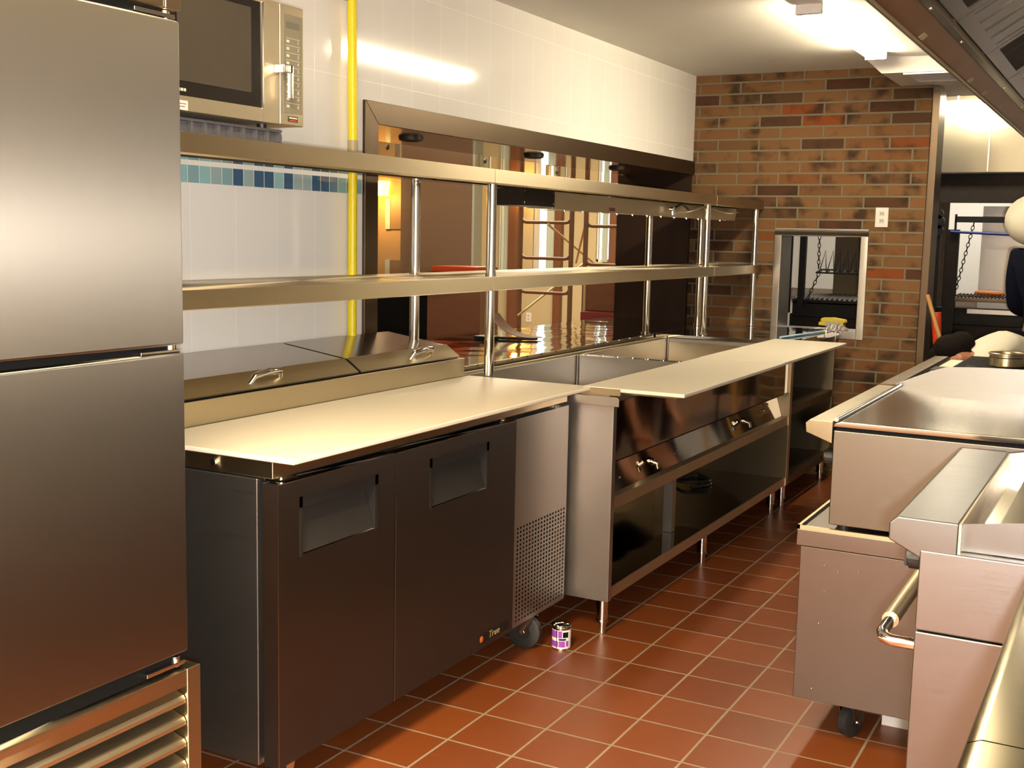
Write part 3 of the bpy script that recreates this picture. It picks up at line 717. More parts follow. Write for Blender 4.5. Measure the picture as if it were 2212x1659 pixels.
# board bracket at the near corner
br = MB().box(-1.90, -1.589, 3.7425, 3.7445, 0.886, 0.9095)
br.box(-1.90, -1.60, 3.7445, 3.78, 0.886, 0.889)
br.build('board_bracket', 'steel', t)
pr = [(-1.93, 0.882), (-1.602, 0.882), (-1.594, 0.879), (-1.590, 0.872), (-1.590, 0.848), (-1.93, 0.848)]
MB().prism(pr, 'y', 3.735, 3.741).build('board_bracket', 'steel_soft', t, 0.001)
for y in (4.9, 6.05):
    MB().box(TX-0.02, -1.40, y, y+0.03, 0.880, 0.8975).build('board_bracket', 'steel', t)
MB().box(TX-0.02, -1.40, 3.80, 3.83, 0.886, 0.8975).build('board_bracket', 'steel', t)
o = MB().box(-1.735, -1.355, 3.748, 4.985, 0.898, 0.912).build('cutting_board', 'board', None, 0.003, base=(-1.545, 4.36, 0.898))
tag(o, 'cream cutting board overhanging the near front of the steam table', 'cutting board', 'cream cutting boards along the counter')
o = MB().box(-1.742, -1.360, 4.988, 6.20, 0.898, 0.912).build('cutting_board', 'board', None, 0.003, base=(-1.545, 5.6, 0.898))
tag(o, 'cream cutting board at the far end of the steam table, nearest the brick wall', 'cutting board', 'cream cutting boards along the counter')
o = cable([(-1.95, 5.55, 0.188), (-1.9, 5.7, 0.188), (-2.02, 5.85, 0.188), (-2.1, 5.7, 0.19), (-2.0, 5.58, 0.204), (-1.9, 5.68, 0.205), (-2.0, 5.8, 0.206)], 0.008).build('coiled_cord', 'black', None, smooth=True, base=(-2.0, 5.7, 0.179))
tag(o, 'black coiled cord lying on the lowest shelf of the steam table', 'cord')

# open cabinet between steam table and brick wall
t = thing('open_base_cabinet', 'open-fronted stainless base cabinet with middle shelf between steam table and brick wall', 'cabinet', (-2.0, 6.65, 0))
MB().box(-2.40, TX, 6.13, 7.165, 0.875, 0.9055).build('top', 'steel_counter', t, 0.001)
for y in (6.13, 7.06):
    MB().box(-2.38, TX, y, y+0.028, 0.137, 0.875).build('end_panel', 'steel', t, 0.001)
for z0 in (0.512, 0.135):
    MB().prism([(TX, z0+0.04), (TX, z0), (TX-0.01, z0), (TX-0.01, z0+0.034), (-2.36, z0+0.034), (-2.36, z0+0.04)], 'y', 6.158, 7.06).build('shelf', 'steel_bronze', t, 0.001)
MB().box(-2.38, -2.37, 6.158, 7.06, 0.14, 0.875).build('back_panel', 'steel_dark', t)
for x, y in ((-1.665, 6.20), (-1.665, 7.05), (-2.33, 6.20), (-2.33, 7.05)):
    leg(x, y).build('leg', 'chrome', t, smooth=True)

# pass-through counter
pc = MB().box(-3.16, -2.405, 3.70, 7.148, 0.878, 0.9055).build('pass_through_counter', 'steel_counter', None, 0.001, base=(-2.78, 5.4, 0.878))
tag(pc, 'mirror-bright stainless counter slab running through the wall opening to the dining room', 'countertop')

# paint can
t = thing('paint_can', 'small purple and white can standing on the floor beside the caster', 'can', (-1.715, 3.585, 0))
cx, cy = -1.715, 3.585
MB().lathe((cx, cy, 0), [(0.0001, 0), (0.033, 0), (0.0335, 0.004), (0.033, 0.008), (0.033, 0.076), (0.0345, 0.080), (0.033, 0.083), (0.029, 0.083), (0.028, 0.079), (0.018, 0.079), (0.017, 0.083), (0.0001, 0.083)], 32).build('can_body', 'chrome', t, smooth=True)
MB().lathe((cx, cy, 0), [(0.0334, 0.006), (0.0336, 0.007), (0.0336, 0.071), (0.0334, 0.072)], 32).build('paper_label', 'white', t, smooth=True)
def arc(a0, a1, z0, z1, r, mat, name, parent):
    m = MB(); n = 8
    for k in range(n):
        u, v = a0+(a1-a0)*k/n, a0+(a1-a0)*(k+1)/n
        m.quad((cx+r*math.cos(u), cy+r*math.sin(u), z0), (cx+r*math.cos(v), cy+r*math.sin(v), z0), (cx+r*math.cos(v), cy+r*math.sin(v), z1), (cx+r*math.cos(u), cy+r*math.sin(u), z1))
    return m.build(name, mat, parent)
A = math.radians
for a0, a1, z0, z1, mt in ((-150, -88, 0.045, 0.070, 'purple'), (-84, -60, 0.045, 0.070, 'purple'), (-56, -20, 0.046, 0.066, 'navy'), (-150, -84, 0.012, 0.033, 'purple'), (-80, -42, 0.012, 0.034, 'purple'),
                          (-80, -36, 0.036, 0.043, 'black'), (-96, -92, 0.006, 0.074, 'black'), (-36, -18, 0.014, 0.034, 'purple')):
    arc(A(a0), A(a1), z0, z1, 0.0339, mt, 'label_block', t)

# outlets
def outlet(name, x, y, z, label, w=0.074, h=0.115, facing='-y'):
    tt = thing(name, label, 'outlet', (x, y, z))
    MB().box(x-w/2, x+w/2, y-0.006, y, z-h/2, z+h/2).build('cover_plate', 'white', tt, 0.002)
    for dz in (-0.021, 0.021):
        MB().box(x-0.014, x+0.014, y-0.0075, y-0.006, z+dz-0.013, z+dz+0.013).build('socket', 'white_mark', tt, 0.001)
        MB().box(x-0.007, x-0.004, y-0.0082, y-0.0075, z+dz-0.004, z+dz+0.006).box(x+0.004, x+0.007, y-0.0082, y-0.0075, z+dz-0.004, z+dz+0.006).build('slot', 'black', tt)
outlet('wall_outlet', -1.413, BY, 1.584, 'white double wall outlet high on the brick wall above the stainless window')
outlet('wall_outlet', -6.795, 13.0, 0.41, 'white wall outlet low on the far dining room wall')
# ================================================================ COOK LINE (right side)
# nearest worktop cabinet
t = thing('stainless_worktop_cabinet', 'stainless worktop with a rounded front edge, nearest the camera', 'worktop', (0.15, 1.45, 0))
for y0, y1 in ((0.75, 1.252), (1.255, 2.06)):
    pr = [(-0.113, 0.885), (-0.127, 0.893), (-0.133, 0.908), (-0.128, 0.924), (-0.114, 0.930), (0.40, 0.930), (0.40, 0.885)]
    MB().prism(pr, 'y', y0, y1).build('top', 'reflecting_top', t, smooth=True)
MB().box(-0.09, 0.40, 0.76, 2.05, 0.12, 0.885).build('cabinet', 'steel_side', t)
for x, y in ((-0.04, 0.82), (0.35, 0.82), (-0.04, 2.0), (0.35, 2.0)):
    MB().cyl((x, y, 0), (x, y, 0.12), 0.02, 14).build('foot', 'steel', t)

# griddle range with oven (second from camera)
RX = -0.325
t = thing('griddle_range', 'stainless oven range with griddle top, front ledge and tubular door handle', 'range', (0.1, 2.6, 0))
MB().box(RX, 0.50, 2.172, 3.02, 0.739, 0.888).build('upper_panel', 'steel_panel', t, 0.003)
MB().box(RX, 0.50, 2.172, 3.02, 0.12, 0.736).build('body', 'steel_panel', t, 0.003)
dd = MB().box(RX-0.004, RX-0.0005, 2.22, 2.98, 0.20, 0.72).build('oven_door', 'steel_door', t, 0.004)
hb = MB().tube([(RX-0.003, 2.235, 0.690), (RX-0.050, 2.234, 0.690), (RX-0.066, 2.242, 0.692), (RX-0.072, 2.262, 0.695), (RX-0.072, 2.36, 0.697), (RX-0.072, 2.85, 0.697), (RX-0.066, 2.93, 0.695), (RX-0.003, 2.94, 0.690)], 0.0115, 16)
ho = hb.build('door_handle', 'chrome', dd, smooth=True)
MB().tube([(RX-0.072, 2.34, 0.6965), (RX-0.072, 2.86, 0.6965)], 0.0165, 16).build('handle_sleeve', 'champagne', ho, smooth=True)
lx0, lx1 = -0.382, -0.262
prf = [(lx0+0.014, 0.944), (lx1, 0.944), (lx1, 0.878), (-0.325, 0.872), (lx0, 0.900), (lx0, 0.931)]
MB().prism(prf, 'y', 2.175, 3.015).build('front_ledge', 'steel_cool', t, 0.003)
for y in (2.30, 2.55, 2.85):
    k = MB().cyl((RX-0.001, y, 0.842), (RX-0.036, y, 0.842), 0.024, 20).cyl((RX-0.036, y, 0.842), (RX-0.040, y, 0.842), 0.020, 20).box(RX-0.046, RX-0.036, y-0.003, y+0.003, 0.822, 0.862)
    k.build('control_knob', 'black', t)
# griddle plate with trough and splash guards
MB().box(-0.205, 0.45, 2.21, 3.00, 0.888, 0.930).build('griddle_plate', 'steel_plate', t, 0.002)
MB().box(-0.26, -0.205, 2.21, 3.00, 0.885, 0.902).build('grease_trough', 'chrome', t)
MB().box(-0.262, -0.258, 2.18, 3.01, 0.885, 0.942).build('trough_wall', 'steel', t)
MB().sheet([(-0.262, 2.205, 0.890), (0.45, 2.205, 0.890), (0.45, 2.205, 1.02), (-0.10, 2.205, 0.962), (-0.262, 2.205, 0.938)], 0.003).build('splash_guard', 'steel_cool', t)
MB().sheet([(-0.262, 3.006, 0.890), (0.45, 3.006, 0.890), (0.45, 3.006, 1.10), (0.05, 3.006, 1.05), (-0.20, 3.006, 0.955), (-0.262, 3.006, 0.942)], 0.003).build('splash_guard', 'steel_soft', t)
MB().box(0.45, 0.50, 2.172, 3.02, 0.888, 1.06).build('back_splash', 'steel', t, 0.002)
for x, y in ((-0.27, 2.23), (0.44, 2.23), (-0.27, 2.96), (0.44, 2.96)):
    MB().cyl((x, y, 0), (x, y, 0.12), 0.022, 14).build('foot', 'chrome', t)

# griddle on refrigerated base
BX = -0.798
t = thing('refrigerated_chef_base', 'low spotted stainless chef base on casters carrying the boxy griddle', 'refrigerated base', (-0.3, 3.65, 0))
yb0, yb1 = 3.20, 4.18
MB().box(BX+0.001, 0.05, yb0, yb1, 0.150, 0.592).build('body', 'steel_base', t, 0.002)
MB().box(BX-0.010, 0.06, yb0-0.006, yb1+0.006, 0.594, 0.641).build('top_rim', 'steel_base', t, 0.002)
MB().box(BX-0.010, 0.06, yb0-0.006, yb0+0.004, 0.641, 0.651).box(BX-0.010, BX-0.002, yb0-0.006, yb1, 0.641, 0.651).build('marine_edge', 'champagne', t)
for i in range(2):
    y0 = yb0+0.02+i*0.475
    dr = MB().box(BX-0.004, BX+0.0005, y0, y0+0.465, 0.20, 0.585).build('drawer', 'steel_door', t, 0.002)
for y, z in ((3.24, 0.2), (3.27, 0.36), (3.3, 0.53)):
    pass
rv = ((-0.735, 0.556), (-0.728, 0.545), (-0.690, 0.536), (-0.690, 0.528), (-0.634, 0.541), (-0.735, 0.378), (-0.725, 0.47), (-0.745, 0.185), (-0.62, 0.57), (-0.68, 0.50))
for x, z in rv[:8]:
    MB().ball((x, yb0, z), 0.0032).build('rivet', 'chrome', t)
caster(-0.665, 3.37, t, 0.048, 2.75, 0.15); caster(-0.665, 4.08, t, 0.048, 0.2, 0.15); caster(-0.05, 3.32, t, 0.048, 0.3, 0.15); caster(-0.05, 4.08, t, 0.048, 0.5, 0.15)
o = MB().box(-0.60, -0.42, 3.50, 3.62, 0.0, 0.055).build('floor_bracket', 'white', None, base=(-0.5, 3.56, 0))
tag(o, 'pale box lying on the floor beneath the low chef base', 'box')
t = thing('countertop_griddle', 'boxy stainless countertop griddle with a wide front ledge, set on the low chef base', 'griddle', (-0.3, 3.65, 0.655))
GX = -0.725
MB().box(GX, 0.10, 3.205, 4.15, 0.662, 0.926).build('body', 'steel_box', t, 0.003)
MB().box(GX+0.006, 0.09, 3.21, 4.14, 0.925, 0.937).build('seam_gap', 'blackgap', t)
MB().prism([(GX-0.002, 0.936), (GX+0.004, 0.946), (GX+0.02, 0.951), (0.10, 0.953), (0.10, 0.936)], 'y', 3.20, 4.15).build('griddle_plate', 'steel_plate', t, 0.002)
prf = [(-0.792, 0.950), (-0.7275, 0.950), (-0.7275, 0.888), (-0.800, 0.914), (-0.803, 0.940)]
MB().prism(prf, 'y', 3.203, 4.14).build('front_ledge', 'ledge_steel', t, 0.002)
MB().tube([(GX+0.005, 3.21, 0.955), (GX+0.005, 4.14, 0.955)], 0.006, 10).build('trough_rail', 'chrome', t, smooth=True)
MB().sheet([(-0.735, 4.152, 0.940), (0.10, 4.152, 0.940), (0.10, 4.152, 1.04), (-0.45, 4.152, 1.033), (-0.575, 4.152, 1.026), (-0.62, 4.152, 1.010), (-0.735, 4.152, 0.958)], 0.004).build('splash_guard', 'steel_cool', t)
MB().box(0.06, 0.10, 3.20, 4.15, 0.94, 1.04).build('back_splash', 'steel', t)
for y in (3.33, 3.60, 3.90):
    MB().cyl((GX-0.001, y, 0.830), (GX-0.040, y, 0.830), 0.026, 20).cyl((GX-0.040, y, 0.830), (GX-0.048, y, 0.830), 0.020, 20).build('control_knob', 'black', t)
for x, y in ((-0.69, 3.24), (0.05, 3.24), (-0.69, 4.11), (0.05, 4.11)):
    MB().cyl((x, y, 0.641), (x, y, 0.664), 0.018, 14).build('foot', 'black', t)

# far open-burner range
t = thing('open_burner_range', 'stainless gas range with black cast iron grates beyond the griddle, nearest the brick wall', 'range', (-0.35, 4.85, 0))
MB().box(-0.735, 0.10, 4.21, 5.42, 0.12, 0.900).build('body', 'steel_side', t, 0.003)
prf = [(-0.800, 0.946), (-0.745, 0.948), (-0.737, 0.940), (-0.737, 0.895), (-0.812, 0.905), (-0.812, 0.936)]
MB().prism(prf, 'y', 4.22, 5.41).build('front_ledge', 'steel_bronze', t, 0.002)
MB().box(-0.736, 0.10, 4.21, 5.42, 0.902, 0.934).build('range_top', 'champagne', t, 0.002)
for j in range(4):
    for i in range(2):
        x0, y0 = -0.655+i*0.36, 4.25+j*0.29
        g = MB()
        for k in range(5):
            yy = y0+0.02+k*0.058
            g.tube([(x0, yy, 0.944), (x0+0.012, yy, 0.951), (x0+0.33, yy, 0.951), (x0+0.34, yy, 0.944)], 0.009, 8)
        g.box(x0+0.01, x0+0.02, y0+0.02, y0+0.25, 0.937, 0.948).box(x0+0.32, x0+0.33, y0+0.02, y0+0.25, 0.937, 0.948).box(x0+0.165, x0+0.175, y0+0.02, y0+0.25, 0.937, 0.948)
        g.build('burner_grate', 'iron', t)
for k in range(6):
    MB().cyl((-0.736, 4.32+k*0.19, 0.85), (-0.775, 4.32+k*0.19, 0.85), 0.022, 16).build('control_knob', 'black', t)
for x, y in ((-0.68, 4.26), (0.04, 4.26), (-0.68, 5.37), (0.04, 5.37)):
    MB().cyl((x, y, 0), (x, y, 0.12), 0.022, 14).build('foot', 'chrome', t)
t = thing('stock_pot', 'short round steel pot with a rolled rim standing on the far gas range', 'pot', (-0.455, 5.0, 0.96))
pz = 0.961
MB().lathe((-0.47, 5.0, pz), [(0.0001, 0), (0.058, 0), (0.062, 0.004), (0.063, 0.044), (0.067, 0.046), (0.0675, 0.052), (0.064, 0.054), (0.060, 0.052), (0.059, 0.01), (0.0001, 0.008)], 36).build('pot_body', 'steel', t, smooth=True)
MB().lathe((-0.47, 5.0, pz), [(0.0637, 0.034), (0.0645, 0.036), (0.0637, 0.038)], 36).build('band', 'steel_dark', t, smooth=True)
o = MB().box(-0.70, -0.55, 4.62, 4.76, 0.962, 0.966).sheet([(-0.58, 4.60, 0.962), (-0.55, 4.60, 0.962), (-0.545, 4.66, 0.985), (-0.575, 4.66, 0.985)], 0.003).build('metal_spatula', 'soot', None, base=(-0.62, 4.69, 0.962))
tag(o, 'dark flat metal spatula lying across the burner grates near the pot', 'spatula')

# canopy hood: lip, inner face, gutter channel and slanted filters
t = thing('canopy_hood', 'large stainless canopy hood with greasy brown inner face over the cook line', 'hood', (-0.2, 4.0, 2.0))
hx = -0.63
hy0, hy1 = 0.9, 6.9
MB().box(hx-0.004, hx, hy0, hy1, 2.000, CZ-0.002).build('front_panel', 'steel_soft', t)
MB().prism([(hx-0.006, 2.006), (hx+0.010, 1.998), (hx+0.012, 2.003), (hx, 2.012)], 'y', hy0, hy1).build('lip', 'champagne', t, smooth=True)
MB().prism([(hx+0.001, 2.010), (hx+0.004, 2.012), (-0.545, 2.075), (-0.548, 2.078)], 'y', hy0, hy1).build('inner_face', plain('greasy_brown_steel', (0.25, 0.105, 0.025), 0.35, metal=0.7, noise=0.25, nscale=6), t)
MB().prism([(-0.560, 2.040), (-0.548, 2.030), (-0.530, 2.034), (-0.527, 2.050), (-0.532, 2.060), (-0.536, 2.046), (-0.548, 2.042), (-0.552, 2.070)], 'y', hy0, hy1).build('gutter', 'steel_dark', t, smooth=True)
for k in range(9):
    y0 = hy0+0.06+k*0.65
    a, b2 = Vector((-0.525, 0, 2.055)), Vector((0.05, 0, 2.43))
    fo = MB(); nn = Vector((-0.4, 0, 0.6)).normalized()*0.012
    def rib(u0, u1, ya, yb, th=0.012, m=fo):
        p0, p1 = a+(b2-a)*u0, a+(b2-a)*u1
        q = nn*(th/0.012)
        m.hexa([(p0.x, ya, p0.z), (p1.x, ya, p1.z), (p1.x, yb, p1.z), (p0.x, yb, p0.z),
                (p0.x+q.x, ya, p0.z+q.z), (p1.x+q.x, ya, p1.z+q.z), (p1.x+q.x, yb, p1.z+q.z), (p0.x+q.x, yb, p0.z+q.z)])
    rib(0, 0.06, y0, y0+0.62); rib(0.94, 1, y0, y0+0.62); rib(0.06, 0.94, y0, y0+0.03); rib(0.06, 0.94, y0+0.59, y0+0.62)
    f = fo.build('baffle_filter', 'steel_dark', t)
    m2 = MB()
    for j in range(4):
        rib(0.06, 0.94, y0+0.045+j*0.14, y0+0.145+j*0.14, 0.016, m2)
    m2.build('baffle', 'soot' if k % 2 else 'steel_dark', f)
MB().box(-0.52, 0.80, hy0, hy0+0.004, 2.0, CZ-0.002).box(-0.63, 0.80, hy1, hy1+0.004, 2.0, CZ-0.002).box(hx, 0.82, hy0, hy1, 2.437, 2.441).build('end_panel', 'steel', t)
for y in (3.55, 4.55, 4.95):
    MB().sheet([(hx+0.006, y-0.03, 2.014), (hx+0.006, y+0.03, 2.014), (-0.590, y+0.035, 2.045), (-0.590, y-0.025, 2.045)], 0.002).build('bracket', 'tan', t)
for y in (3.2, 3.75, 4.9, 5.6):
    MB().ball((-0.541, y, 2.032), 0.006).build('rivet', 'chrome', t)
bar = MB().tube([(-0.545, 5.95, 2.07), (-0.10, 5.95, 2.10)], 0.008, 8).build('cross_rod', 'chrome', t, smooth=True)

# ceiling fluorescents and air vent
t = thing('fluorescent_fixture', 'bright fluorescent fixture on the white ceiling in front of the brick wall', 'ceiling light', (-1.25, 5.7, 2.45))
MB().prism([(-1.43, 2.449), (-1.42, 2.428), (-1.10, 2.418), (-1.07, 2.400), (-1.06, 2.402), (-1.09, 2.449)], 'y', 4.95, 6.58).build('reflector_housing', 'white', t, 0.001)
for xx in (-1.375, -1.315):
    MB().cyl((xx, 5.08, 2.403), (xx, 6.42, 2.403), 0.015, 16).build('lit_tube', 'tube', t, smooth=True)
for yy in (5.045, 6.42):
    MB().box(-1.40, -1.29, yy, yy+0.03, 2.385, 2.426).build('tube_holder', 'white', t, 0.002)
t = thing('air_vent', 'white louvred ceiling air vent on the dropped chase beside the brick wall', 'vent', (-1.12, 6.72, 2.34))
vf = MB().box(-1.24, -0.90, 6.63, 6.66, 2.330, 2.340).box(-1.24, -0.90, 6.94, 6.97, 2.330, 2.340).box(-1.24, -1.21, 6.66, 6.94, 2.330, 2.340).box(-0.93, -0.90, 6.66, 6.94, 2.330, 2.340)
vf.build('frame', 'white', t, 0.001)
for k in range(7):
    MB().sheet([(-1.21, 6.67+k*0.038, 2.327), (-0.93, 6.67+k*0.038, 2.327), (-0.93, 6.695+k*0.038, 2.338), (-1.21, 6.695+k*0.038, 2.338)], 0.0012).build('louver', 'white', t)
MB().box(-1.21, -0.93, 6.66, 6.94, 2.3385, 2.3397).build('back_plate', 'tan', t)

# ================================================================ GRILL ROOM beyond the brick wall
t = thing('grill_hood', 'boxy bright stainless hood over the charcoal grill in the room beyond the brick wall', 'hood', (-0.9, 9.0, 1.93))
MB().box(-3.1, 0.6, 8.6, 8.604, 1.925, 2.44).build('front_panel', 'ledge_steel', t)
MB().box(-1.02, -1.012, 8.592, 8.601, 1.93, 2.40).build('seam', 'steel', t)
MB().box(-3.1, 0.6, 8.60, 10.9, 2.436, 2.44).box(-3.1, 0.6, 8.6, 8.66, 1.915, 1.925).build('end_panel', 'soot', t)
MB().sheet([(-3.1, 8.70, 1.78), (0.6, 8.70, 1.78), (0.6, 9.2, 2.40), (-3.1, 9.2, 2.40)], 0.02).build('filter_bank', 'soot', t)
MB().box(-3.1, 0.6, 8.66, 8.70, 1.72, 1.93).build('inner_lip', 'soot', t)
def strip(x0, x1, y, z, label):
    tt = thing('strip_light', label, 'ceiling light', ((x0+x1)/2, y, z), 'strip lights in the grill room')
    MB().box(x0-0.03, x1+0.03, y-0.03, y+0.03, z+0.02, z+0.045).build('housing', 'white', tt)
    MB().cyl((x0, y, z), (x1, y, z), 0.018, 16).build('lit_tube', 'tube', tt, smooth=True)
    for xx in (x0+0.02, x1-0.02):
        MB().cyl((xx, y, z+0.04), (xx, y, 2.45), 0.005, 8).build('hanger', 'white', tt)
strip(-1.21, -0.99, 8.30, 2.325, 'glowing strip light in front of the stainless hood beyond the doorway, right one')
strip(-1.52, -1.31, 8.45, 2.345, 'glowing strip light partly behind the end of the brick wall')
o = struct(MB().box(-3.2, 0.85, 10.90, 10.98, 1.0, 1.75), 'trim_6', 'wallpaint')
t = thing('charcoal_grill', 'wide black charcoal grill with hanging rack and chains behind the brick wall', 'grill', (-1.4, 9.0, 0))
MB().box(-2.32, -0.35, 8.62, 9.4, 0.25, 0.90).build('base', 'soot', t)
MB().box(-2.30, -0.40, 8.60, 8.64, 0.88, 1.00).build('firebox_front', 'iron', t, 0.01)
MB().box(-1.18, -0.45, 8.58, 8.62, 1.045, 1.075).build('front_bar', 'steel_bronze', t, 0.004)
rail = MB()
for k in range(30):
    rail.cyl((-1.17+k*0.024, 8.575, 1.077), (-1.17+k*0.024, 8.9, 1.085), 0.006, 6)
rail.build('grate', 'iron', t)
rr = MB()
for k in range(26):
    rr.cyl((-2.28+k*0.036, 8.60, 1.018), (-2.28+k*0.036, 9.1, 1.03), 0.010, 8)
rr.build('grate', 'steel_soft', t)
MB().box(-2.30, -1.34, 8.60, 9.1, 0.98, 1.01).build('grate_frame', 'iron', t)
MB().box(-1.08, -0.48, 8.575, 8.585, 0.965, 0.995).build('light_trim', 'steel_soft', t)
hang = MB()
hx0, hx1, hy, hz0, hz1 = -2.12, -1.42, 8.6, 1.21, 1.37
hang.tube([(hx0, hy-0.06, hz0), (hx1, hy-0.06, hz0)], 0.006, 8).tube([(hx0, hy+0.06, hz0+0.02), (hx1, hy+0.06, hz0+0.02)], 0.006, 8).tube([(hx0, hy-0.06, hz0), (hx0, hy+0.06, hz0+0.02)], 0.006, 8)
for k in range(12):
    xx = hx0+0.02+k*0.055
    hang.tube([(xx, hy-0.06, hz0), (xx+0.026, hy, hz1), (xx+0.052, hy-0.06, hz0)], 0.0045, 6)
    hang.tube([(xx, hy-0.06, hz0), (xx, hy+0.06, hz0+0.02)], 0.0045, 6)
hang.build('hanging_rack', 'iron', t)
def chain(p0, p1, n=16):
    m = MB(); p0, p1 = Vector(p0), Vector(p1)
    for k in range(n):
        c0 = p0+(p1-p0)*((k+0.5)/n); L = (p1-p0).length/n*0.62; d = (p1-p0).normalized()
        s = Vector((1, 0, 0)) if k % 2 else Vector((0, 1, 0))
        s = (s-d*s.dot(d)).normalized()
        pts = [c0+d*L*math.cos(2*PI*q/10)+s*0.010*math.sin(2*PI*q/10) for q in range(11)]
        m.tube(pts, 0.003, 6, cap=False)
    return m
chain((-2.19, 8.55, 0.98), (-2.10, 8.55, 1.21), 8).build('chain', 'iron', t)
chain((-2.12, 8.6, 1.24), (-2.13, 8.6, 1.78), 18).build('chain', 'iron', t)
chain((-1.17, 8.6, 1.10), (-1.07, 8.6, 1.62), 18).build('chain', 'iron', t)
chain((-1.30, 8.5, 1.2), (-1.29, 8.5, 1.45), 8).build('chain', 'iron', t)
MB().box(-2.26, -2.215, 8.58, 8.62, 0.95, 1.78).box(-2.36, -2.345, 8.7, 8.72, 0.9, 1.78).build('post', 'iron', t)
MB().box(-1.245, -1.165, 8.57, 8.62, 0.70, 1.535).box(-1.335, -1.285, 8.57, 8.62, 0.70, 1.52).build('post', 'soot', t)
MB().box(-1.20, -0.62, 8.58, 8.62, 1.585, 1.625).box(-1.20, -1.19, 8.58, 8.62, 1.50, 1.64).build('upper_bar', 'iron', t)
MB().tube([(-1.22, 8.56, 1.52), (-0.80, 8.56, 1.505)], 0.009, 8).build('lift_rod', 'blue', t, smooth=True)
MB().cyl((-1.315, 8.56, 1.585), (-1.315, 8.61, 1.585), 0.05, 20).cyl((-1.31, 8.56, 1.64), (-1.31, 8.61, 1.64), 0.035, 20).cyl((-1.305, 8.56, 1.53), (-1.305, 8.61, 1.53), 0.035, 20).build('lift_wheel', 'iron', t)
for x, y in ((-2.25, 8.68), (-0.42, 8.68), (-2.25, 9.34), (-0.42, 9.34)):
    MB().cyl((x, y, 0), (x, y, 0.26), 0.03, 12).build('leg', 'iron', t)
o = MB().tube([(-1.05, 8.66, 1.106), (-1.02, 8.66, 1.108), (-0.90, 8.66, 1.106), (-0.86, 8.66, 1.109)], [0.010, 0.016, 0.016, 0.010], 12).build('wooden_paddle', 'sausage', None, smooth=True, base=(-0.95, 8.66, 1.09))
tag(o, 'short orange wooden paddle lying on the grill grate beyond the doorway', 'tool')
bs = MB().box(-1.12, 0.5, 9.42, 9.44, 0.9, 1.72)
o2 = MB().box(-2.2, -1.36, 9.42, 9.44, 0.0, 1.80).build('back_board', 'olive_board', None, base=(-1.8, 9.43, 0.95)); tag(o2, 'olive brown board standing behind the hanging grill rack in the brick wall window', 'board')
o = bs.build('grill_backsplash', 'steel_soft', None, base=(-0.9, 9.43, 0.9)); tag(o, 'smooth grey stainless backsplash sheet standing behind the charcoal grill', 'backsplash')

# items on the window ledge
t = thing('scrub_sponge', 'yellow sponge with a grey scouring layer resting on the brick wall window ledge', 'sponge', (-1.69, 7.30, 0.897))
z0 = 0.924
sp = MB().prism([(-1.765, z0+0.022), (-1.612, z0+0.018), (-1.618, z0+0.036), (-1.69, z0+0.046), (-1.76, z0+0.042)], 'y', 7.27, 7.34).build('sponge', 'sponge_yellow', t, 0.004)
MB().prism([(-1.755, z0-0.004), (-1.625, z0-0.010), (-1.622, z0+0.020), (-1.755, z0+0.024)], 'y', 7.265, 7.335).build('scourer', 'sponge_grey', t, 0.004)
MB().box(-1.772, -1.73, 7.262, 7.33, z0-0.002, z0+0.018).box(-1.645, -1.622, 7.262, 7.33, z0-0.020, z0+0.012).build('loose_piece', 'sponge_yellow', t, 0.003)
o = MB().sheet([(-1.80, 7.20, 0.8985), (-1.66, 7.20, 0.8985), (-1.66, 7.32, 0.8985), (-1.80, 7.40, 0.8985)], 0.0015).build('paper_sheet', 'paper', None, base=(-1.73, 7.3, 0.899))
tag(o, 'white folded paper sheet lying under the yellow sponge on the window ledge', 'paper')
# blue-white marker stick on open cabinet
o = MB().cyl((-1.735, 6.28, 0.913), (-1.635, 7.00, 0.913), 0.0065, 12).build('plastic_rod', plain('pale_blue_plastic', (0.45, 0.70, 0.85), 0.3), None, smooth=True, base=(-1.68, 6.64, 0.9065))
tag(o, 'thin pale blue and white rod lying on top of the open base cabinet', 'rod')
o = MB()
for k in range(5):
    o.tube([(-1.64+k*0.022, 6.90, 0.915), (-1.645+k*0.022, 6.97, 0.93+0.008*(k % 2)), (-1.64+k*0.022, 7.06, 0.917)], [0.010, 0.015, 0.010], 10)
o = o.build('crumpled_foil', 'foil', None, smooth=True, base=(-1.6, 6.98, 0.906))
tag(o, 'crumpled wad of silver foil on the open cabinet below the window', 'foil')
# made-up tan curl for an unclear shape, and dark tool, on the pass-through counter
pts = []
prf = []
for k in range(13):
    u = k/12
    prf.append((-2.98+0.26*u, 0.915+0.11*(1-u)**3))
pr2 = prf + [(x+0.004, z+0.004) for x, z in prf[::-1]]
o = MB().prism(pr2, 'y', 5.26, 5.36).build('curled_tan_piece', 'tan_curl', None, smooth=True, base=(-2.85, 5.3, 0.906))
tag(o, 'tan upcurled piece lying on the mirror-bright pass-through counter', 'cardboard')
o = MB().tube([(-2.98, 5.18, 0.913), (-2.80, 5.22, 0.914), (-2.70, 5.27, 0.914)], [0.006, 0.008, 0.005], 8).box(-3.0, -2.90, 5.14, 5.22, 0.9065, 0.922).build('hand_tool', 'black', None, base=(-2.85, 5.2, 0.9065))
tag(o, 'dark slim hand tool lying in front of the tan curled piece', 'tool')

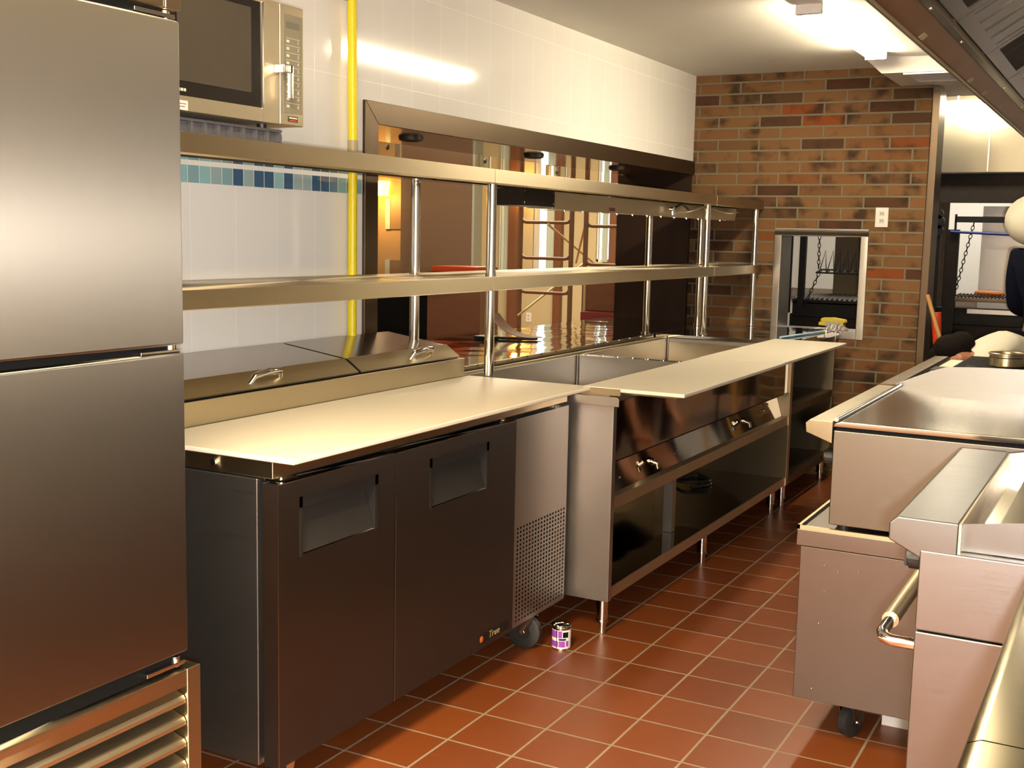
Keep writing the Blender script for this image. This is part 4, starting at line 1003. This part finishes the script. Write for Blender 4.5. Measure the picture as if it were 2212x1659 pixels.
# broom and shovel leaning by the brick wall end
t = thing('broom', 'wooden broom handle leaning diagonally against the right end of the brick wall', 'broom', (-0.90, 6.95, 0))
MB().tube([(-1.102, 7.02, 1.145), (-0.955, 6.95, 0.748), (-0.74, 6.86, 0.16)], 0.0125, 12).build('handle', 'wood_handle', t, smooth=True)
MB().prism([(-0.86, 0.0), (-0.60, 0.0), (-0.66, 0.16), (-0.80, 0.16)], 'y', 6.82, 6.88).build('bristles', 'tan', t)
t = thing('shovel', 'wooden shovel pole with an orange-red plastic grip standing behind the leaning broom', 'shovel', (-1.02, 7.1, 0))
MB().tube([(-1.03, 7.10, 0.12), (-1.045, 7.10, 0.905)], 0.019, 12).build('pole', 'wood_handle', t, smooth=True)
MB().tube([(-1.045, 7.10, 0.86), (-1.052, 7.10, 0.95), (-1.060, 7.10, 1.045)], [0.022, 0.026, 0.028], 14).build('grip', 'orange_plastic', t, smooth=True)
MB().sheet([(-1.12, 7.09, 0.0), (-0.94, 7.09, 0.0), (-0.95, 7.10, 0.24), (-1.11, 7.10, 0.24)], 0.003).build('blade', 'steel_side', t)

# ================================================================ PEOPLE
def skin_mesh(name, verts, edges, radii, mat, parent, root=0, sub=2, base=None):
    me = bpy.data.meshes.new(name)
    org = Vector(ORG[parent.name]) if parent else Vector(base)
    me.from_pydata([Vector(v)-org for v in verts], edges, [])
    o = bpy.data.objects.new(name, me); COL.objects.link(o)
    o.modifiers.new('skin', 'SKIN')
    for i, r in enumerate(radii):
        sv = me.skin_vertices[0].data[i]
        sv.radius = r if isinstance(r, tuple) else (r, r); sv.use_root = (i == root)
    s = o.modifiers.new('sub', 'SUBSURF'); s.levels = sub; s.render_levels = sub
    dg = bpy.context.evaluated_depsgraph_get(); dg.update()
    m2 = bpy.data.meshes.new_from_object(o.evaluated_get(dg))
    bpy.data.objects.remove(o); m2.name = name
    m2.materials.append(M[mat]); m2.shade_smooth()
    o = bpy.data.objects.new(name, m2); COL.objects.link(o)
    if parent: o.parent = parent
    else: o.location = org
    ORG[o.name] = tuple(org); return o
def person(root, J, hands=True, body_mat='skin'):
    """J: joint positions; one continuous body with fingers"""
    V, E, R = [], [], []
    def add(p, r, par=None):
        V.append(Vector(p)); R.append(r)
        if par is not None: E.append((par, len(V)-1))
        return len(V)-1
    pel = add(J['pelvis'], (0.13, 0.10))
    sp = add(J['waist'], (0.12, 0.09), pel); ch = add(J['chest'], (0.15, 0.105), sp)
    nk = add(J['neck'], 0.058, ch); hb = add(J['head'], (0.075, 0.088), nk); ht = add(J['crown'], (0.068, 0.075), hb)
    for s in ('l', 'r'):
        sh = add(J['sh'+s], 0.062, ch); el = add(J['el'+s], 0.043, sh); wr = add(J['wr'+s], 0.029, el)
        d = (Vector(J['hd'+s])-Vector(J['wr'+s])); L = d.length; d.normalize()
        side = d.cross(Vector((0.3, 0.2, 1))).normalized(); down = d.cross(side).normalized()
        pm = add(Vector(J['wr'+s])+d*L*0.45, (0.034, 0.018), wr)
        for k, ln in enumerate((0.060, 0.070, 0.066, 0.052)):
            b0 = add(V[pm]+d*0.04+side*(0.021*(k-1.5)), 0.0095, pm)
            b1 = add(V[b0]+d*ln*0.55+down*0.008, 0.0088, b0); add(V[b1]+d*ln*0.4+down*0.022, 0.0075, b1)
        th = add(V[pm]-d*0.01+side*0.040, 0.011, pm); add(V[th]+d*0.035+side*0.012+down*0.01, 0.009, th)
        hp = add(J['hip'+s], 0.088, pel); kn = add(J['kn'+s], 0.057, hp); an = add(J['an'+s], 0.038, kn); add(J['to'+s], 0.034, an)
    return skin_mesh('body', V, E, R, body_mat, root)
def mir(d, key, p): d[key] = p
# bending worker in a white T-shirt
t = thing('person', 'dark-haired person in a white T-shirt bending down beyond the far range', 'person', (-0.45, 6.3, 0))
J = dict(pelvis=(-0.50, 6.62, 0.80), waist=(-0.56, 6.52, 0.87), chest=(-0.66, 6.36, 0.875), neck=(-0.76, 6.28, 0.855), head=(-0.825, 6.25, 0.835), crown=(-0.855, 6.25, 0.90),
         shl=(-0.66, 6.20, 0.83), ell=(-0.72, 6.10, 0.58), wrl=(-0.80, 6.10, 0.37), hdl=(-0.83, 6.11, 0.28),
         shr=(-0.74, 6.44, 0.83), elr=(-0.80, 6.46, 0.60), wrr=(-0.88, 6.44, 0.44), hdr=(-0.94, 6.43, 0.37),
         hipl=(-0.44, 6.56, 0.74), knl=(-0.50, 6.42, 0.42), anl=(-0.44, 6.52, 0.08), tol=(-0.54, 6.42, 0.035),
         hipr=(-0.58, 6.68, 0.74), knr=(-0.62, 6.56, 0.42), anr=(-0.54, 6.68, 0.08), tor=(-0.64, 6.60, 0.035))
bo = person(t, J)
skin_mesh('shirt', [(-0.52, 6.58, 0.83), (-0.57, 6.50, 0.885), (-0.62, 6.42, 0.915), (-0.68, 6.35, 0.89), (-0.735, 6.30, 0.865), (-0.665, 6.20, 0.85), (-0.70, 6.13, 0.70), (-0.735, 6.44, 0.85), (-0.78, 6.46, 0.70)],
          [(0, 1), (1, 2), (2, 3), (3, 4), (3, 5), (5, 6), (3, 7), (7, 8)], [0.105, 0.108, (0.115, 0.10), (0.11, 0.10), 0.065, 0.075, 0.065, 0.075, 0.065], 'shirt', bo)
skin_mesh('trousers', [J['pelvis'], J['hipl'], J['knl'], (-0.45, 6.51, 0.10), J['hipr'], J['knr'], (-0.55, 6.67, 0.10)], [(0, 1), (1, 2), (2, 3), (0, 4), (4, 5), (5, 6)],
          [(0.142, 0.120), 0.105, 0.075, 0.058, 0.105, 0.075, 0.058], 'navy', bo)
MB().ball((-0.855, 6.27, 0.905), 0.088, (1.0, 0.95, 0.9)).ball((-0.81, 6.29, 0.93), 0.07).ball((-0.90, 6.27, 0.87), 0.06).build('hair', 'hair', bo, smooth=True)
MB().ball((-0.795, 6.172, 0.862), 0.022, (0.9, 0.5, 1.3)).ball((-0.81, 6.335, 0.85), 0.02, (0.9, 0.5, 1.3)).build('ear', 'skin', bo, smooth=True)
MB().ball((-0.865, 6.24, 0.765), 0.016, (1, 0.8, 1.3)).build('nose', 'skin', bo, smooth=True)
MB().ball((-0.885, 6.215, 0.80), 0.008).ball((-0.885, 6.27, 0.80), 0.008).build('eye', 'white', bo, smooth=True)
MB().tube([(-0.845, 6.22, 0.735), (-0.848, 6.24, 0.732), (-0.845, 6.26, 0.735)], 0.005, 6).build('mouth', 'maroon', bo, smooth=True)
# standing worker in a white cap, cut by the frame
t = thing('person', 'standing person in a white cloth cap and dark clothes facing the grill', 'person', (-0.48, 6.6, 0))
J = dict(pelvis=(-0.395, 6.75, 0.93), waist=(-0.395, 6.74, 1.08), chest=(-0.405, 6.70, 1.30), neck=(-0.425, 6.66, 1.44), head=(-0.450, 6.63, 1.53), crown=(-0.445, 6.64, 1.63),
         shl=(-0.575, 6.66, 1.36), ell=(-0.575, 6.80, 1.10), wrl=(-0.535, 7.0, 1.06), hdl=(-0.515, 7.10, 1.07),
         shr=(-0.225, 6.72, 1.36), elr=(-0.175, 6.86, 1.10), wrr=(-0.235, 7.08, 1.06), hdr=(-0.255, 7.18, 1.07),
         hipl=(-0.485, 6.75, 0.88), knl=(-0.505, 6.76, 0.48), anl=(-0.505, 6.74, 0.08), tol=(-0.515, 6.88, 0.035),
         hipr=(-0.305, 6.75, 0.88), knr=(-0.285, 6.76, 0.48), anr=(-0.285, 6.74, 0.08), tor=(-0.285, 6.88, 0.035))
bo = person(t, J)
skin_mesh('shirt', [(-0.395, 6.75, 0.90), J['waist'], J['chest'], (-0.420, 6.67, 1.41), J['shl'], J['ell'], (-0.550, 6.93, 1.075), J['shr'], J['elr'], (-0.215, 7.0, 1.075)],
          [(0, 1), (1, 2), (2, 3), (2, 4), (4, 5), (5, 6), (2, 7), (7, 8), (8, 9)], [(0.155, 0.12), (0.15, 0.115), (0.165, 0.125), 0.072, 0.082, 0.062, 0.048, 0.082, 0.062, 0.048], 'navy', bo)
skin_mesh('trousers', [J['pelvis'], J['hipl'], J['knl'], (-0.505, 6.74, 0.10), J['hipr'], J['knr'], (-0.285, 6.74, 0.10)], [(0, 1), (1, 2), (2, 3), (0, 4), (4, 5), (5, 6)],
          [(0.15, 0.12), 0.105, 0.078, 0.060, 0.105, 0.078, 0.060], 'navy', bo)
cap = MB().ball((-0.512, 6.66, 1.575), 0.150, (1.0, 1.05, 0.93), 24, 14).ball((-0.415, 6.74, 1.57), 0.09, (1, 0.9, 0.8))
cap.build('cap', 'shirt', bo, smooth=True)
MB().ball((-0.460, 6.60, 1.505), 0.075, (0.95, 0.8, 1.05)).build('hair', 'hair', bo, smooth=True)
MB().ball((-0.527, 6.635, 1.52), 0.020, (0.5, 0.9, 1.4)).ball((-0.370, 6.635, 1.52), 0.020, (0.5, 0.9, 1.4)).build('ear', 'skin', bo, smooth=True)
MB().ball((-0.450, 6.735, 1.52), 0.015, (0.8, 1.2, 1.2)).build('nose', 'skin', bo, smooth=True)
MB().ball((-0.480, 6.715, 1.545), 0.009).ball((-0.420, 6.715, 1.545), 0.009).build('eye', 'white', bo, smooth=True)
MB().tube([(-0.475, 6.712, 1.48), (-0.450, 6.722, 1.478), (-0.425, 6.712, 1.48)], 0.005, 6).build('mouth', 'maroon', bo, smooth=True)

t.location = (t.location.x-0.06, t.location.y+0.35, t.location.z)
# ================================================================ DINING ROOM
# amber wall sconce and niche wall on the left
struct(MB().box(-6.6, -4.95, 8.0, 8.12, 0, 3.0), 'wall_partition', 'orange_wall')
t = thing('wall_sconce', 'glowing amber square wall sconce on the orange wall beyond the pass-through', 'wall lamp', (-5.52, 7.9, 1.79))
MB().prism([(-5.60, 1.845), (-5.45, 1.845), (-5.465, 1.725), (-5.585, 1.725)], 'y', 7.86, 7.96).build('shade', 'amber', t, 0.004)
MB().box(-5.55, -5.50, 7.96, 8.0, 1.76, 1.81).build('backplate', 'soot', t)
point_lamp('sconce_glow', (-5.52, 7.78, 1.70), 0.05, 5, (1.0, 0.55, 0.12))
for z0, z1 in ((1.46, 1.705), (1.03, 1.21)):
    n = thing('wall_niche_panel', 'pale green panel set in the orange wall, %s one of two' % ('upper' if z0 > 1.3 else 'lower'), 'wall panel', (-5.45, 8.0, z0))
    MB().box(-5.515, -5.47, 7.985, 8.0, z0, z1).build('green_strip', 'curtain', n)
    MB().box(-5.47, -5.33, 7.99, 8.0, z0, z1).build('inset', 'brown_panel', n)
# brown screen wall
o = MB().box(-5.24, -4.575, 7.80, 7.88, 0, 2.9).build('wooden_screen_wall', 'brown_panel', None, base=(-4.9, 7.84, 0))
tag(o, 'tall plain tan-brown wooden screen wall behind the red-topped bar', 'partition')
o = MB().box(-4.575, -4.555, 7.78, 7.90, 0, 2.9).build('glass_edge_strip', 'curtain', None, base=(-4.565, 7.84, 0))
tag(o, 'narrow pale green vertical strip at the edge of the brown screen wall', 'strip')
t = thing('bar_counter', 'dark wooden bar with a bright red top in the dining room behind the pass-through', 'bar', (-4.32, 7.27, 0))
MB().prism([(-4.50, 1.165), (-4.14, 1.165), (-4.14, 1.205), (-4.50, 1.205)], 'y', 7.1, 7.42).build('bar_top', 'red', t, 0.003)
MB().box(-4.56, -4.12, 7.14, 7.40, 0, 1.165).build('bar_front', 'bar_wood', t)
o = MB().box(-5.3, -4.60, 7.45, 7.75, 0, 0.98).build('black_cabinet', 'blackgap', None, base=(-4.95, 7.45, 0))
tag(o, 'low black cabinet left of the red-topped bar in the dining room', 'cabinet')
# columns, curtains, posts near the far windows
def post(x0, x1, y0, y1, z0, z1, name, mat, label, cat, bev=0.004):
    o = MB().box(x0, x1, y0, y1, z0, z1).build(name, mat, None, bev, base=((x0+x1)/2, (y0+y1)/2, z0))
    tag(o, label, cat); return o
post(-7.04, -6.93, 12.86, 12.99, 0.0, 3.0, 'wooden_column', 'red_wood', 'square brown wooden column left of the tall far window', 'column')
post(-6.42, -6.33, 12.90, 12.99, 0.0, 3.0, 'wooden_post', 'red_wood', 'reddish brown wooden post at the right edge of the tall far window', 'post')
post(-5.69, -5.60, 12.90, 12.99, 0.0, 3.0, 'wooden_post', 'red_wood', 'reddish brown post beside the narrow far window', 'post')
post(-5.50, -5.45, 12.90, 12.99, 0.0, 3.0, 'wooden_post', 'red_wood', 'reddish brown post next to the black opening edge, rightmost in the dining room', 'post')
def curtain(x0, x1, y, z0, z1, name, label, mat='curtain', n=20, amp=0.012):
    pr = []
    for k in range(n+1):
        u = k/n; pr.append((x0+(x1-x0)*u, y+amp*math.sin(u*n*0.9)))
    pr2 = [(a, b2+0.006) for a, b2 in pr[::-1]]
    tt = thing(name, label, 'curtain', ((x0+x1)/2, y, z0))
    MB().prism(pr+pr2, 'z', z0, z1).build('cloth', mat, tt)
    MB().cyl((x0-0.005, y, z1+0.01), (x1+0.005, y, z1+0.01), 0.012, 10).box((x0+x1)/2-0.01, (x0+x1)/2+0.01, y, 13.0, z1, z1+0.02).build('curtain_rod', 'dark_wood', tt)
curtain(-7.21, -7.07, 12.95, 0.95, 2.9, 'curtain', 'pale grey-green curtain hanging left of the brown wooden column')
curtain(-6.70, -6.64, 12.95, 0.95, 2.9, 'curtain', 'slim grey curtain strip in the middle of the tall far window', 'wallpaint')
curtain(-6.55, -6.44, 12.95, 0.95, 2.9, 'curtain', 'pale green curtain panel at the right of the tall far window')
curtain(-5.80, -5.72, 12.95, 1.13, 2.9, 'curtain', 'grey-green curtain panel over the narrow far window')
t = thing('wall_sconce', 'dim amber uplight on the far dining wall beside the tall window', 'wall lamp', (-6.86, 12.9, 1.85))
MB().prism([(-6.90, 1.83), (-6.84, 1.83), (-6.80, 1.95), (-6.94, 1.95)], 'y', 12.86, 12.98).build('shade', 'amber', t)
MB().box(-6.88, -6.86, 12.98, 13.0, 1.84, 1.9).build('backplate', 'soot', t)
point_lamp('sconce_glow', (-6.86, 12.75, 2.0), 0.05, 6, (1.0, 0.55, 0.12))
# scaffold
def scaffold_frame(x0, x1, y, rungs, label):
    tt = thing('scaffold', label, 'scaffold', ((x0+x1)/2, y, 0), 'scaffold frames in the dining room')
    for x in (x0, x1):
        MB().cyl((x, y, 0), (x, y, 2.6), 0.021, 12).build('upright', 'scaffold', tt, smooth=True)
    for z in rungs:
        MB().tube([(x0, y, z+0.035), (x0+0.03, y, z+0.005), (x0+0.06, y, z), (x1-0.06, y, z), (x1-0.03, y, z+0.005), (x1, y, z+0.035)], 0.015, 10).build('rung', 'scaffold', tt, smooth=True)
    return tt
scaffold_frame(-4.80, -4.313, 9.0, (0.60, 0.945, 1.24, 1.545, 1.90, 2.25), 'brown scaffold ladder frame in front of the tall far window')
scaffold_frame(-4.18, -3.79, 9.0, (0.62, 1.20, 1.52, 1.86, 2.20), 'brown scaffold ladder frame nearer the dark panel of the pass-through')
def brace(p0, p1, label):
    o = MB().tube([p0, p1], 0.010, 10).build('scaffold_brace', 'tan', None, smooth=True, base=p0); tag(o, label, 'brace', 'scaffold cross braces'); return o
brace((-4.52, 8.96, 1.53), (-4.36, 9.6, 1.19), 'tan scaffold brace slanting down to the right across the tall far window')
brace((-4.14, 8.96, 1.66), (-4.50, 9.5, 1.20), 'tan scaffold brace slanting up to the right between the two ladder frames')
brace((-4.78, 8.94, 0.74), (-4.42, 9.5, 1.20), 'tan scaffold brace rising from the lower left upright below the lower shelf')
# maroon easel and red items
t = thing('maroon_booth_back', 'dark maroon fabric booth back standing right of the scaffold in the dining room', 'booth', (-3.55, 8.6, 0))
MB().box(-3.98, -3.66, 8.58, 8.64, 0.84, 1.10).build('cushion', 'bar_wood', t, 0.01)
MB().box(-3.98, -3.62, 8.50, 8.70, 0.30, 0.84).build('base', 'maroon', t, 0.01)
MB().box(-3.99, -3.63, 8.56, 8.62, 1.155, 1.195).build('top_rail', 'maroon', t, 0.004)
MB().box(-3.99, -3.97, 8.57, 8.60, 0.3, 1.19).box(-3.645, -3.62, 8.57, 8.60, 0.3, 1.19).build('side_rail', 'tan', t)
MB().box(-3.96, -3.94, 8.52, 8.68, 0.0, 0.30).box(-3.66, -3.64, 8.52, 8.68, 0.0, 0.30).build('leg', 'dark_wood', t)
# soffit downlights
for n, (x, y) in enumerate(((-2.80, 4.24), (-2.78, 5.33), (-2.78, 6.40))):
    tt = thing('recessed_downlight', ('black-rimmed downlight in the pass-through soffit, %s' % ('nearest the yellow pipe', 'middle of the three', 'nearest the brick wall')[n]), 'downlight', (x, y, 1.83), 'downlights in the pass-through soffit')
    MB().lathe((x, y, 1.822), [(0.032, 0.004), (0.038, 0.0), (0.050, 0.004), (0.054, 0.016), (0.050, 0.016), (0.034, 0.012)], 32).build('rim', 'black', tt, smooth=True)
    MB().cyl((x, y, 1.829), (x, y, 1.832), 0.034, 28).build('lamp_face', 'steel_soft', tt)
# glass pendants
for n, (x, y, z, r, h, lb) in enumerate(((-4.13, 6.0, 1.80, 0.085, 0.20, 'clear glass cylinder pendant hanging above the shelf beside the left casing'), (-4.02, 7.0, 1.78, 0.05, 0.20, 'slim clear glass cylinder pendant in front of the grey curtain'), (-3.97, 8.0, 1.76, 0.085, 0.20, 'clear glass cylinder pendant in front of the scaffold'))):
    tt = thing('glass_pendant_lamp', lb, 'pendant lamp', (x, y, z), 'glass cylinder pendant lamps')
    MB().lathe((x, y, z), [(r, 0), (r, h), (r-0.004, h), (r-0.004, 0), (r, 0)], 28).build('glass_shade', 'glass', tt, smooth=True)
    MB().cyl((x, y, z+h), (x, y, 3.0), 0.003, 6).cyl((x, y, z+h-0.01), (x, y, z+h+0.03), 0.015, 12).cyl((x-r, y, z+h), (x+r, y, z+h), 0.0025, 6).build('cord', 'chrome', tt)
    MB().ball((x, y, z+h-0.05), 0.012, (1, 1, 1.6)).build('bulb', 'white', tt, smooth=True)
